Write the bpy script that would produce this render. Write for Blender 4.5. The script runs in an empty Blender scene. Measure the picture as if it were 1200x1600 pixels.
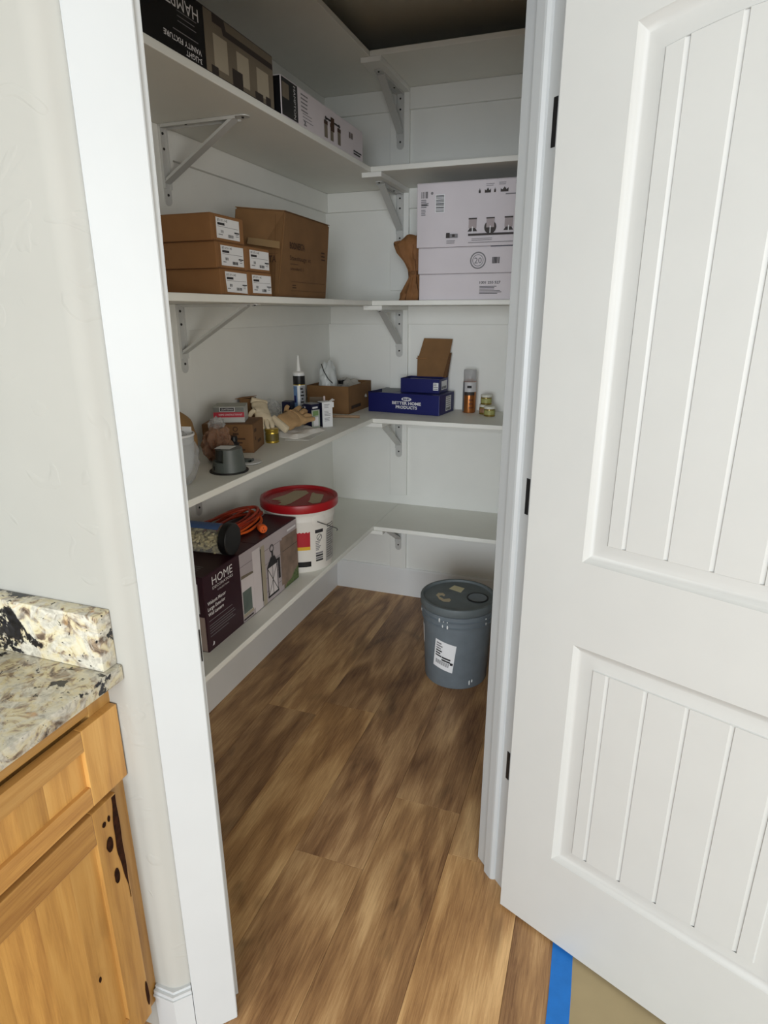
import bpy, bmesh, math, random
from mathutils import Vector, Matrix, noise
C = bpy.context.scene.collection
PI = math.pi
R = math.radians
random.seed(7)

# ------------------------------------------------------------------ camera, light, exposure
cam = bpy.data.objects.new('camera', bpy.data.cameras.new('camera'))
C.objects.link(cam)
cam.data.sensor_fit = 'HORIZONTAL'
cam.data.sensor_width = 36.0
cam.data.lens = 36.0 * 966.28 / 1200.0
cam.data.clip_start = 0.01
cam.matrix_world = (Matrix.Translation((0, 0, 1.5266)) @ Matrix.Rotation(R(19.452), 4, 'Z')
                    @ Matrix.Rotation(R(90 - 17.974), 4, 'X') @ Matrix.Rotation(-0.0024, 4, 'Z'))
bpy.context.scene.camera = cam

world = bpy.data.worlds.new('world')
bpy.context.scene.world = world
world.use_nodes = True
bg = world.node_tree.nodes['Background']
bg.inputs[0].default_value = (0.93, 0.97, 1.0, 1)
bg.inputs[1].default_value = 0.36

def area_light(name, loc, target, sx, sy, power, col):
    d = bpy.data.lights.new(name, 'AREA')
    d.shape = 'RECTANGLE'; d.size = sx; d.size_y = sy; d.energy = power; d.color = col
    o = bpy.data.objects.new(name, d); C.objects.link(o)
    o.location = loc
    o.rotation_euler = (Vector(target) - Vector(loc)).to_track_quat('-Z', 'Y').to_euler()
    return o
# daylight from windows right of the camera, plus an added source behind it
area_light('window_daylight', (2.7, -1.8, 1.40), (-0.9, 2.2, 0.8), 2.2, 1.7, 62, (1.0, 0.985, 0.94))
area_light('rear_daylight_fill', (0.25, -2.9, 1.55), (-0.6, 2.6, 0.75), 2.4, 1.7, 175, (0.88, 0.94, 1.0))  # unseen source added behind the camera to brighten the pantry

sc = bpy.context.scene
sc.view_settings.view_transform = 'Standard'
sc.view_settings.look = 'None'
sc.view_settings.gamma = 1.0
sc.view_settings.use_curve_mapping = False
sc.view_settings.exposure = 0.0

# ------------------------------------------------------------------ materials
def lin(c):
    return tuple(((x / 255) / 12.92 if x / 255 <= 0.04045 else ((x / 255 + 0.055) / 1.055) ** 2.4) for x in c)
MC = {}
def mat(name, rgb, rough=0.6, metal=0.0, var=0.0, vscale=8.0, bump=0.0, bscale=60.0, spec=0.5, stretch=None):
    if name in MC: return MC[name]
    m = bpy.data.materials.new(name); m.use_nodes = True
    nt = m.node_tree; b = nt.nodes['Principled BSDF']
    b.inputs['Roughness'].default_value = rough
    b.inputs['Metallic'].default_value = metal
    b.inputs['Specular IOR Level'].default_value = spec
    c = lin(rgb)
    tc = nt.nodes.new('ShaderNodeTexCoord')
    src = tc.outputs['Object']
    if stretch:
        mp = nt.nodes.new('ShaderNodeMapping'); mp.inputs['Scale'].default_value = stretch
        nt.links.new(src, mp.inputs[0]); src = mp.outputs[0]
    n = nt.nodes.new('ShaderNodeTexNoise'); n.inputs['Scale'].default_value = vscale
    n.inputs['Detail'].default_value = 5
    nt.links.new(src, n.inputs['Vector'])
    r = nt.nodes.new('ShaderNodeValToRGB')
    v = max(var, 0.015)
    r.color_ramp.elements[0].position = 0.3; r.color_ramp.elements[1].position = 0.7
    r.color_ramp.elements[0].color = (*[x * (1 - v) for x in c], 1)
    r.color_ramp.elements[1].color = (*[min(1, x * (1 + v)) for x in c], 1)
    nt.links.new(n.outputs[0], r.inputs[0]); nt.links.new(r.outputs[0], b.inputs['Base Color'])
    if bump:
        n2 = nt.nodes.new('ShaderNodeTexNoise'); n2.inputs['Scale'].default_value = bscale
        n2.inputs['Detail'].default_value = 3
        nt.links.new(src, n2.inputs['Vector'])
        bp = nt.nodes.new('ShaderNodeBump'); bp.inputs['Strength'].default_value = bump
        bp.inputs['Distance'].default_value = 0.002
        nt.links.new(n2.outputs[0], bp.inputs['Height']); nt.links.new(bp.outputs[0], b.inputs['Normal'])
    MC[name] = m
    return m

def mat_wall():
    # painted drywall with a hand-trowelled texture: scattered smooth ridges
    m = mat('wall_paint_dimmed', (166, 165, 158), 0.75)
    nt = m.node_tree; b = nt.nodes['Principled BSDF']
    tc = nt.nodes.new('ShaderNodeTexCoord')
    n1 = nt.nodes.new('ShaderNodeTexNoise'); n1.inputs['Scale'].default_value = 9; n1.inputs['Distortion'].default_value = 1.6
    n1.inputs['Detail'].default_value = 2
    r1 = nt.nodes.new('ShaderNodeValToRGB')
    e = r1.color_ramp.elements; e[0].position = 0.62; e[1].position = 0.67
    e[0].color = (0, 0, 0, 1); e[1].color = (1, 1, 1, 1)
    n2 = nt.nodes.new('ShaderNodeTexNoise'); n2.inputs['Scale'].default_value = 30; n2.inputs['Detail'].default_value = 3
    mx = nt.nodes.new('ShaderNodeMath'); mx.operation = 'MULTIPLY_ADD'; mx.inputs[1].default_value = 0.25
    bp = nt.nodes.new('ShaderNodeBump'); bp.inputs['Strength'].default_value = 0.34; bp.inputs['Distance'].default_value = 0.002
    nt.links.new(tc.outputs['Object'], n1.inputs['Vector']); nt.links.new(tc.outputs['Object'], n2.inputs['Vector'])
    nt.links.new(n1.outputs[0], r1.inputs[0])
    nt.links.new(n2.outputs[0], mx.inputs[0]); nt.links.new(r1.outputs[0], mx.inputs[2])
    nt.links.new(mx.outputs[0], bp.inputs['Height']); nt.links.new(bp.outputs[0], b.inputs['Normal'])
    return m

def mat_wood(name, light, mid, dark, axis, gscale=26, rough=0.42, knots=0.3, rand=True, warp=1.2, patch=0.5, bigs=7.0, al=0.22, ringm=0.0, lohi=(0.34, 0.64), rv=(0.82, 1.18)):
    """wood grain stretched along one object axis (0,1,2), shifted per object"""
    m = bpy.data.materials.new(name); m.use_nodes = True
    nt = m.node_tree; N = nt.nodes; K = nt.links
    b = N['Principled BSDF']; b.inputs['Roughness'].default_value = rough
    tc = N.new('ShaderNodeTexCoord'); oi = N.new('ShaderNodeObjectInfo')
    off = N.new('ShaderNodeVectorMath'); off.operation = 'SCALE'; off.inputs[0].default_value = (37.1, 51.7, 23.3)
    K.new(oi.outputs['Random'], off.inputs['Scale'])
    ad = N.new('ShaderNodeVectorMath'); ad.operation = 'ADD'
    K.new(tc.outputs['Object'], ad.inputs[0]); K.new(off.outputs[0], ad.inputs[1])
    def mapped(s, al):
        mp = N.new('ShaderNodeMapping'); v = [s, s, s]; v[axis] = s * al
        mp.inputs['Scale'].default_value = v
        K.new(ad.outputs[0], mp.inputs[0]); return mp.outputs[0]
    def nz(vec, sc, det, dist=0.0, ro=0.55):
        n = N.new('ShaderNodeTexNoise'); n.inputs['Scale'].default_value = sc
        n.inputs['Detail'].default_value = det; n.inputs['Distortion'].default_value = dist
        n.inputs['Roughness'].default_value = ro
        K.new(vec, n.inputs['Vector']); return n.outputs[0]
    big = nz(mapped(1, al), bigs, 3, warp)
    fine = nz(mapped(1, 0.045), gscale * 4, 7, 0.5, 0.72)
    mx = N.new('ShaderNodeMix'); mx.data_type = 'FLOAT'; mx.inputs[0].default_value = patch
    K.new(fine, mx.inputs[2]); K.new(big, mx.inputs[3])
    if ringm:
        wv = N.new('ShaderNodeTexWave'); wv.wave_type = 'RINGS'; wv.inputs['Scale'].default_value = 9
        wv.inputs['Distortion'].default_value = 9; wv.inputs['Detail'].default_value = 3; wv.inputs['Detail Scale'].default_value = 1.2
        K.new(mapped(1, 0.16), wv.inputs['Vector'])
        m2 = N.new('ShaderNodeMix'); m2.data_type = 'FLOAT'; m2.inputs[0].default_value = ringm
        K.new(mx.outputs[0], m2.inputs[2]); K.new(wv.outputs['Fac'], m2.inputs[3]); mx = m2
    r = N.new('ShaderNodeValToRGB'); e = r.color_ramp.elements
    e[0].position = lohi[0]; e[0].color = (*lin(dark), 1)
    e[1].position = lohi[1]; e[1].color = (*lin(light), 1)
    q = e.new(sum(lohi) / 2); q.color = (*lin(mid), 1)
    K.new(mx.outputs[0], r.inputs[0])
    # knots and mineral streaks
    kn = nz(mapped(1, 0.35), 5.0, 2, 2.0)
    kr = N.new('ShaderNodeValToRGB'); ke = kr.color_ramp.elements
    ke[0].position = 0.25; ke[0].color = (1 - knots, 1 - knots, 1 - knots, 1); ke[1].position = 0.40; ke[1].color = (1, 1, 1, 1)
    K.new(kn, kr.inputs[0])
    ml = N.new('ShaderNodeMix'); ml.data_type = 'RGBA'; ml.blend_type = 'MULTIPLY'; ml.inputs[0].default_value = 1
    K.new(r.outputs[0], ml.inputs[6]); K.new(kr.outputs[0], ml.inputs[7])
    out = ml.outputs[2]
    if rand:
        hs = N.new('ShaderNodeHueSaturation'); mr = N.new('ShaderNodeMapRange')
        mr.inputs[3].default_value = rv[0]; mr.inputs[4].default_value = rv[1]
        K.new(oi.outputs['Random'], mr.inputs[0]); K.new(mr.outputs[0], hs.inputs['Value'])
        K.new(out, hs.inputs['Color']); out = hs.outputs[0]
    K.new(out, b.inputs['Base Color'])
    bp = N.new('ShaderNodeBump'); bp.inputs['Strength'].default_value = 0.12; bp.inputs['Distance'].default_value = 0.001
    K.new(fine, bp.inputs['Height']); K.new(bp.outputs[0], b.inputs['Normal'])
    MC[name] = m
    return m

def mat_granite():
    m = bpy.data.materials.new('granite'); m.use_nodes = True
    nt = m.node_tree; N = nt.nodes; K = nt.links
    b = N['Principled BSDF']; b.inputs['Roughness'].default_value = 0.18
    tc = N.new('ShaderNodeTexCoord')
    def nz(sc, det, dist, ro=0.6, off=(0, 0, 0)):
        mp = N.new('ShaderNodeMapping'); mp.inputs['Location'].default_value = off
        K.new(tc.outputs['Object'], mp.inputs[0])
        n = N.new('ShaderNodeTexNoise'); n.inputs['Scale'].default_value = sc; n.inputs['Detail'].default_value = det
        n.inputs['Distortion'].default_value = dist; n.inputs['Roughness'].default_value = ro
        K.new(mp.outputs[0], n.inputs['Vector']); return n.outputs[0]
    def ramp(f, p0, c0, p1, c1, mids=()):
        r = N.new('ShaderNodeValToRGB'); e = r.color_ramp.elements
        e[0].position = p0; e[0].color = (*c0, 1); e[1].position = p1; e[1].color = (*c1, 1)
        for p, c in mids:
            q = e.new(p); q.color = (*c, 1)
        K.new(f, r.inputs[0]); return r.outputs[0]
    def mix(f, a, c):
        x = N.new('ShaderNodeMix'); x.data_type = 'RGBA'; K.new(f, x.inputs[0])
        K.new(a, x.inputs[6]); K.new(c, x.inputs[7]); return x.outputs[2]
    base = ramp(nz(30, 5, 0.9), 0.36, lin((92, 78, 66)), 0.60, lin((208, 202, 178)),
                ((0.44, lin((152, 134, 112))), (0.495, lin((200, 188, 152)))))
    pale = ramp(nz(16, 3, 2.0, off=(3, 1, 4)), 0.45, (0, 0, 0), 0.6, (1, 1, 1))
    white = ramp(nz(70, 3, 1.0, off=(1, 7, 2)), 0.3, lin((158, 154, 142)), 0.6, lin((206, 202, 188)))
    c1 = mix(pale, base, white)
    rust = ramp(nz(14, 3, 1.5, off=(9, 2, 5)), 0.66, (0, 0, 0), 0.74, (0.8, 0.8, 0.8))
    rr = ramp(nz(60, 2, 0.5), 0.4, lin((170, 120, 70)), 0.6, lin((205, 170, 120)))
    c2 = mix(rust, c1, rr)
    blk = ramp(nz(9.0, 7, 0.25, 0.66, off=(5.3, 8.2, 1.7)), 0.405, (1, 1, 1), 0.425, (0, 0, 0))
    blk2 = ramp(nz(13.0, 6, 0.25, 0.62, off=(11.3, 2.2, 7.7)), 0.352, (1, 1, 1), 0.372, (0, 0, 0))
    bk = ramp(nz(90, 2, 0), 0.4, lin((14, 14, 17)), 0.7, lin((38, 38, 44)))
    c3 = mix(blk2, mix(blk, c2, bk), bk)
    speck = ramp(nz(85, 3, 0.6, off=(2, 2, 8)), 0.31, (1, 1, 1), 0.35, (0, 0, 0))
    c4 = mix(speck, c3, bk)
    K.new(c4, b.inputs['Base Color'])
    MC['granite'] = m
    return m

def mat_clear(name, tint, alpha=0.25, rough=0.15):
    m = bpy.data.materials.new(name); m.use_nodes = True
    nt = m.node_tree; N = nt.nodes; K = nt.links
    b = N['Principled BSDF']
    b.inputs['Base Color'].default_value = (*lin(tint), 1); b.inputs['Roughness'].default_value = rough
    fr = N.new('ShaderNodeLayerWeight'); fr.inputs[0].default_value = 0.45
    mr = N.new('ShaderNodeMapRange'); mr.inputs[3].default_value = alpha; mr.inputs[4].default_value = min(1, alpha + 0.55)
    K.new(fr.outputs['Facing'], mr.inputs[0]); K.new(mr.outputs[0], b.inputs['Alpha'])
    n = N.new('ShaderNodeTexNoise'); n.inputs['Scale'].default_value = 45; n.inputs['Detail'].default_value = 3
    bp = N.new('ShaderNodeBump'); bp.inputs['Strength'].default_value = 0.5; bp.inputs['Distance'].default_value = 0.004
    K.new(n.outputs[0], bp.inputs['Height']); K.new(bp.outputs[0], b.inputs['Normal'])
    MC[name] = m
    return m

WALL = mat_wall()  # kitchen wall, trim and door colours darkened to balance their light against the pantry
PANTRY = mat('pantry_paint', (238, 238, 232), 0.6, bump=0.06, bscale=120)
TRIM = mat('trim_paint_dimmed', (186, 189, 189), 0.38)
PTRIM = mat('pantry_trim_paint', (236, 237, 236), 0.4)
SHELF = mat('shelf_paint', (238, 238, 230), 0.5, bump=0.08, bscale=90)
DOORP = mat('door_paint_dimmed', (186, 187, 184), 0.45, bump=0.05, bscale=160)
CEIL = mat('ceiling_paint', (205, 203, 192), 0.8)
FKW = dict(gscale=55, rough=0.42, knots=0.42, warp=0.8, patch=0.48, bigs=6.5, al=0.26, ringm=0.14, lohi=(0.33, 0.68), rv=(0.94, 1.08))
FLOOR = mat_wood('vinyl_oak', (214, 176, 126), (170, 131, 88), (116, 81, 52), 1, **FKW)
FLOOR_L = mat_wood('vinyl_oak_light', (224, 184, 130), (182, 140, 92), (128, 90, 57), 1, **FKW)
FLOOR_D = mat_wood('vinyl_oak_dark', (200, 162, 116), (152, 115, 78), (98, 66, 43), 1, **FKW)
HICK_V = mat_wood('hickory_vertical', (206, 164, 98), (184, 138, 74), (134, 90, 46), 2, gscale=40, rough=0.35, knots=0.18, warp=0.8, patch=0.60, bigs=6, al=0.18, ringm=0.08, lohi=(0.28, 0.74), rv=(0.80, 1.22))
HICK_H = mat_wood('hickory_horizontal', (204, 162, 98), (182, 136, 74), (138, 92, 48), 1, gscale=40, rough=0.35, knots=0.12, warp=0.8, patch=0.5, bigs=8, al=0.12, ringm=0.05, lohi=(0.28, 0.74), rv=(0.85, 1.18))
GRAN = mat_granite()
BLACK = mat('matte_black', (14, 14, 16), 0.45)
KNOT = mat('dark_knot', (44, 22, 10), 0.8, var=0.6, vscale=90, spec=0.1)
KRAFT = mat('kraft_card', (142, 100, 60), 0.85, var=0.08, vscale=14, bump=0.1, bscale=150)
KRAFT2 = mat('kraft_card_dark', (126, 92, 56), 0.85, var=0.1, vscale=14, bump=0.1, bscale=150)
KRAFTE = mat('kraft_edge', (96, 66, 38), 0.9)
WBOX = mat('white_card', (218, 211, 214), 0.7, var=0.03)
INK = mat('print_ink', (42, 40, 42), 0.7)
INKG = mat('print_grey', (128, 126, 128), 0.7)
INKB = mat('brown_ink', (70, 46, 26), 0.8)
LABEL = mat('label_paper', (232, 232, 232), 0.6)
WHITEINK = mat('white_ink', (226, 224, 224), 0.6)
PLUM = mat('plum_card', (48, 18, 30), 0.4, var=0.05)
NAVY = mat('navy_card', (18, 24, 92), 0.4, var=0.08)
NAVYD = mat('navy_dark', (12, 16, 50), 0.45)
METAL = mat('bracket_paint', (206, 206, 202), 0.35, metal=0.15)
SCREW = mat('screw_dark', (40, 38, 34), 0.5, metal=0.4)
GOLD = mat('gold_tin', (176, 150, 62), 0.3, metal=0.7, var=0.15)
ORANGE = mat('orange_rubber', (226, 96, 30), 0.5)
ORANGED = mat('orange_rubber_shaded', (150, 40, 22), 0.55)  # the orange cord's rubber, with shade put into its colour
GREYP = mat('bucket_grey', (108, 117, 123), 0.5, var=0.08, vscale=20)
GREYL = mat('lid_grey', (98, 106, 108), 0.55, var=0.12, vscale=16)
WHITEP = mat('bucket_white', (226, 222, 214), 0.4)
REDP = mat('lid_red', (164, 22, 30), 0.35)
BEIGE = mat('beige_plastic', (196, 184, 140), 0.5)
TAPE = mat('masking_tape', (190, 176, 146), 0.8, var=0.06)
BTAPE = mat('blue_tape', (24, 112, 196), 0.7, var=0.06, vscale=30, bump=0.15, bscale=200)
PAPER = mat('floor_paper', (158, 142, 108), 0.9, var=0.06, vscale=9, bump=0.2, bscale=20)
FOIL = mat('clear_bag_line', (210, 214, 214), 0.3)
PLASTIC = mat_clear('clear_plastic', (215, 216, 216), 0.10, 0.12)
PLASTIC2 = mat_clear('brown_bag_plastic', (170, 130, 104), 0.45, 0.2)
GLASS = mat_clear('frosted_glass', (222, 226, 228), 0.30, 0.08)

# ------------------------------------------------------------------ mesh helpers
class MB:
    """collects shapes, then builds ONE mesh object"""
    def __init__(self): self.bm = bmesh.new()
    def box(self, lo, hi, rot=None, piv=None, bev=0.0):
        t = bmesh.new()
        bmesh.ops.create_cube(t, size=1)
        for v in t.verts:
            v.co = Vector([lo[i] + (v.co[i] + 0.5) * (hi[i] - lo[i]) for i in range(3)])
        if bev:
            bmesh.ops.bevel(t, geom=t.edges[:], offset=bev, segments=2, affect='EDGES', profile=0.6)
        if rot is not None:
            bmesh.ops.rotate(t, verts=t.verts, cent=piv or (0, 0, 0), matrix=rot)
        self.merge(t); return self
    def merge(self, t):
        me = bpy.data.meshes.new('t'); t.to_mesh(me); t.free(); self.bm.from_mesh(me); bpy.data.meshes.remove(me)
    def prism(self, pts, a, b, axis=2, bev=0.0):
        """extrude a 2D polygon along axis from a to b"""
        t = bmesh.new()
        def p3(p, h):
            q = [0, 0, 0]; i = [k for k in range(3) if k != axis]
            q[i[0]], q[i[1]], q[axis] = p[0], p[1], h; return q
        v0 = [t.verts.new(p3(p, a)) for p in pts]; v1 = [t.verts.new(p3(p, b)) for p in pts]
        t.faces.new(v0); t.faces.new(v1)
        n = len(pts)
        for i in range(n): t.faces.new((v0[i], v0[(i + 1) % n], v1[(i + 1) % n], v1[i]))
        bmesh.ops.recalc_face_normals(t, faces=t.faces)
        if bev: bmesh.ops.bevel(t, geom=t.edges[:], offset=bev, segments=2, affect='EDGES')
        self.merge(t); return self
    def hull8(self, b4, t4, bev=0.0):
        t = bmesh.new()
        v0 = [t.verts.new(p) for p in b4]; v1 = [t.verts.new(p) for p in t4]
        t.faces.new(v0[::-1]); t.faces.new(v1)
        for i in range(4): t.faces.new((v0[i], v0[(i + 1) % 4], v1[(i + 1) % 4], v1[i]))
        bmesh.ops.recalc_face_normals(t, faces=t.faces)
        if bev: bmesh.ops.bevel(t, geom=t.edges[:], offset=bev, segments=2, affect='EDGES')
        self.merge(t); return self
    def lathe(self, prof, cx=0, cy=0, seg=48, mtx=None):
        t = bmesh.new(); rings = []
        for r, z in prof:
            if r < 1e-6: rings.append([t.verts.new((cx, cy, z))])
            else: rings.append([t.verts.new((cx + r * math.cos(2 * PI * k / seg), cy + r * math.sin(2 * PI * k / seg), z)) for k in range(seg)])
        for a, b in zip(rings, rings[1:]):
            for k in range(seg):
                k2 = (k + 1) % seg
                if len(a) == 1 and len(b) == 1: continue
                if len(a) == 1: t.faces.new((a[0], b[k2], b[k]))
                elif len(b) == 1: t.faces.new((a[k], a[k2], b[0]))
                else: t.faces.new((a[k], a[k2], b[k2], b[k]))
        bmesh.ops.recalc_face_normals(t, faces=t.faces)
        if mtx is not None: bmesh.ops.transform(t, matrix=mtx, verts=t.verts)
        self.merge(t); return self
    def tube(self, pts, r, seg=8, cap=True):
        pts = [Vector(p) for p in pts]; t = bmesh.new(); rings = []
        up = Vector((0, 0, 1)); prev = None
        for i, p in enumerate(pts):
            d = (pts[min(i + 1, len(pts) - 1)] - pts[max(i - 1, 0)]).normalized()
            if prev is None:
                a = d.cross(up)
                if a.length < 1e-3: a = d.cross(Vector((1, 0, 0)))
            else: a = prev - d * prev.dot(d)
            a.normalize(); prev = a; b = d.cross(a)
            rr = r[i] if isinstance(r, (list, tuple)) else r
            rings.append([t.verts.new(p + a * rr * math.cos(2 * PI * k / seg) + b * rr * math.sin(2 * PI * k / seg)) for k in range(seg)])
        for x, y in zip(rings, rings[1:]):
            for k in range(seg): t.faces.new((x[k], x[(k + 1) % seg], y[(k + 1) % seg], y[k]))
        if cap: t.faces.new(rings[0][::-1]); t.faces.new(rings[-1])
        bmesh.ops.recalc_face_normals(t, faces=t.faces)
        self.merge(t); return self
    def blob(self, c, rad, amp=0.2, freq=3.0, sub=4, seed=0, flat=None, power=1.0):
        t = bmesh.new(); bmesh.ops.create_icosphere(t, subdivisions=sub, radius=1)
        for v in t.verts:
            d = v.co.normalized()
            n = noise.noise(d * freq + Vector((seed, seed * 2.1, 0))) + 0.5 * abs(noise.noise(d * freq * 2.7 + Vector((seed, 0, 3))))
            k = 1 + amp * n
            q = Vector([math.copysign(abs(d[i]) ** power, d[i]) for i in range(3)])
            v.co = Vector((c[0] + q.x * rad[0] * k, c[1] + q.y * rad[1] * k, c[2] + q.z * rad[2] * k))
            if flat is not None and v.co.z < flat: v.co.z = flat
        self.merge(t); return self
    def build(self, name, m, parent=None, smooth=False, loc=None):
        me = bpy.data.meshes.new(name); self.bm.to_mesh(me); self.bm.free()
        for x in (m if isinstance(m, (list, tuple)) else [m]): me.materials.append(x)
        if smooth:
            for p in me.polygons: p.use_smooth = True
            me.set_sharp_from_angle(angle=R(38))
        o = bpy.data.objects.new(name, me); C.objects.link(o)
        if loc is not None:
            me.transform(Matrix.Translation(-Vector(loc))); o.location = loc
        if parent is not None: o.parent = parent
        return o

def tag(o, label=None, cat=None, group=None, kind=None):
    if label: o['label'] = label
    if cat: o['category'] = cat
    if group: o['group'] = group
    if kind: o['kind'] = kind
    return o
def thing(name, label, cat, loc, rz=0, group=None):
    o = bpy.data.objects.new(name, None); C.objects.link(o)
    o.empty_display_size = 0.03
    o.location = loc; o.rotation_euler = (0, 0, rz)
    return tag(o, label, cat, group)
def struct(mb, name, m, parent=None, smooth=False):
    o = mb.build(name, m, parent, smooth)
    if parent is None: o['kind'] = 'structure'
    return o
def copy_tree(o, parent=None):
    c = o.copy(); C.objects.link(c); c.parent = parent
    for ch in list(o.children): copy_tree(ch, c)
    return c

class Face:
    """a flat frame on a surface: prints and lettering lie on it; O, U, V in the parent's coordinates"""
    def __init__(self, parent, O, U=(0, 1, 0), V=(0, 0, 1)):
        self.p = parent; self.O = Vector(O); self.U = Vector(U).normalized(); self.V = Vector(V).normalized()
        self.N = self.U.cross(self.V)
    def pt(self, u, v, off=0.0006): return self.O + self.U * u + self.V * v + self.N * off
    def polys(self, name, items, off=0.0006, th=0.0, **kw):
        """items: list of (material, [(u,v),...]) joined into one flat print"""
        me = bpy.data.meshes.new(name); mats = []; vs = []; fs = []; mi = []
        for k, (m, poly) in enumerate(items):
            if m not in mats: mats.append(m)
            i0 = len(vs)
            for u, v in poly: vs.append(self.pt(u, v, off + 0.00006 * k))
            n = len(poly)
            a = sum(poly[i][0] * poly[(i + 1) % n][1] - poly[(i + 1) % n][0] * poly[i][1] for i in range(n))
            idx = list(range(i0, i0 + n))
            fs.append(idx if a > 0 else idx[::-1]); mi.append(mats.index(m))
        me.from_pydata(vs, [], fs)
        for m in mats: me.materials.append(m)
        for p, i in zip(me.polygons, mi): p.material_index = i
        o = bpy.data.objects.new(name, me); C.objects.link(o); o.parent = self.p
        for k, v in kw.items(): o[k] = v
        return o
    def text(self, s, u, v, h, m, w=None, du=(1, 0), bold=0.0, off=0.0009, name='lettering', slant=0.0, align='LEFT', lh=None):
        """text with its first baseline at (u,v), cap height h, optional total width w; du = reading direction"""
        cu = bpy.data.curves.new('t', 'FONT'); cu.body = s; cu.size = 1.0; cu.offset = bold
        cu.resolution_u = 2
        if lh: cu.space_line = lh
        t = bpy.data.objects.new('t', cu); C.objects.link(t)
        dg = bpy.context.evaluated_depsgraph_get()
        me = bpy.data.meshes.new_from_object(t.evaluated_get(dg))
        bpy.data.objects.remove(t); bpy.data.curves.remove(cu)
        if not me.vertices: return None
        xs = [q.co.x for q in me.vertices]; x0, x1 = min(xs), max(xs)
        cap = 0.70
        sy = h / cap; sx = sy if w is None else w / max(1e-6, x1 - x0)
        a = Vector(du).normalized(); b2 = Vector((-a.y, a.x))
        sh = {'LEFT': 0, 'CENTER': -0.5 * (x1 - x0) * sx, 'RIGHT': -(x1 - x0) * sx}[align]
        for q in me.vertices:
            lx = (q.co.x - x0) * sx + sh + slant * q.co.y * sy; ly = q.co.y * sy
            p = a * lx + b2 * ly
            q.co = self.pt(u + p.x, v + p.y, off)
        me.materials.clear(); me.materials.append(m)
        o = bpy.data.objects.new(name, me); C.objects.link(o); o.parent = self.p
        return o
def rect(u0, v0, u1, v1): return [(u0, v0), (u1, v0), (u1, v1), (u0, v1)]
def ring(u, v, r0, r1, n=24, a0=0, a1=2 * PI):
    out = []
    for k in range(n):
        a, b = a0 + (a1 - a0) * k / n, a0 + (a1 - a0) * (k + 1) / n
        out.append([(u + r0 * math.cos(a), v + r0 * math.sin(a)), (u + r1 * math.cos(a), v + r1 * math.sin(a)),
                    (u + r1 * math.cos(b), v + r1 * math.sin(b)), (u + r0 * math.cos(b), v + r0 * math.sin(b))])
    return out
def lines(m, u0, u1, v_top, n, step, h, seed=1, rag=0.35):
    rr = random.Random(seed)
    return [(m, rect(u0, v_top - k * step - h, u1 - (u1 - u0) * rag * rr.random(), v_top - k * step)) for k in range(n)]
def barcode(m, u0, v0, u1, v1, n=14, seed=2, horiz=False):
    rr = random.Random(seed); out = []
    for k in range(n):
        a = k / n; b = a + rr.uniform(0.25, 0.8) / n
        if horiz: out.append((m, rect(u0, v0 + (v1 - v0) * a, u1, v0 + (v1 - v0) * b)))
        else: out.append((m, rect(u0 + (u1 - u0) * a, v0, u0 + (u1 - u0) * b, v1)))
    return out
def line2(p, q, w):
    d = Vector((q[0] - p[0], q[1] - p[1])); n = Vector((-d.y, d.x)).normalized() * w / 2
    return [(p[0] - n.x, p[1] - n.y), (q[0] - n.x, q[1] - n.y), (q[0] + n.x, q[1] + n.y), (p[0] + n.x, p[1] + n.y)]

def W(s, t):
    """door-wall frame: s along the diagonal wall to the right, t depth into the pantry"""
    return ((s - t) * 0.70711, (s + t) * 0.70711)
DG = Matrix.Rotation(R(45), 3, 'Z')     # x -> s, y -> t

# ------------------------------------------------------------------ the setting
XE, YE, XW, YW = -0.990, 2.647, -1.375, 3.047
XR = -0.114                     # inner face of the pantry's right wall
CH = 2.60                       # ceiling height
ZT = [2.487, 2.087, 1.571, 1.060, 0.537]
TH = 0.020

# floor: one slab with single vinyl planks on it (parts)
fl = struct(MB().box((-2.6, -7.0, -0.06), (6.5, 3.3, -0.006)), 'floor', mat('subfloor', (150, 112, 76), 0.8))
PW = 0.2175; PL = 1.22
pm = MB().box((-PW / 2 + 0.0004, 0, -0.006), (PW / 2 - 0.0004, PL - 0.0008, 0.0), bev=0.0007)
proto = pm.build('floor_plank', FLOOR, fl)
offs = {-1.061: 1.885, -0.626: 1.275, -0.4085: 1.571, -0.8435: 0.75, -0.191: 1.41}
tone = {(-1.061, 0.665): 'D', (-0.8435, 0.75): 'L', (-0.626, 1.275): 'D', (-0.4085, 1.571): 'D', (-0.191, 0.19): 'L', (-0.8435, 1.97): 'D'}
def plank_mat(x, y):
    for (a, b), m in tone.items():
        if abs(a - x) < 0.03 and abs(b - y) < 0.05: return {'D': FLOOR_D, 'L': FLOOR_L}[m]
    return FLOOR if (abs(x) < 1.3 and y < 3 and x < 0.1) else random.choice((FLOOR, FLOOR_L, FLOOR_D))
first = True
x = -0.4085 - PW * 9
while x < 2.4:
    key = min(offs, key=lambda k: abs(k - x))
    o0 = offs[key] if abs(key - x) < 0.02 else random.uniform(0, PL)
    y = o0 - PL * 3
    while y < 3.1:
        if y + PL > -1.4 and x > -1.7:
            a = max(y, -2.9); full = (y >= -2.9 and y + PL <= 3.2)
            if full:
                o = proto if first else proto.copy()
                if not first: C.objects.link(o)
                first = False
                o.location = (x, y, 0)
                o.material_slots[0].link = 'OBJECT'; o.material_slots[0].material = plank_mat(x, y)
                o.parent = fl
            else:
                o = MB().box((-PW / 2 + 0.0004, 0, -0.006), (PW / 2 - 0.0004, min(3.2, y + PL) - a - 0.0008, 0.0), bev=0.0007).build('floor_plank', FLOOR, fl)
                o.location = (x, a, 0)
        y += PL
    x += PW

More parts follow.
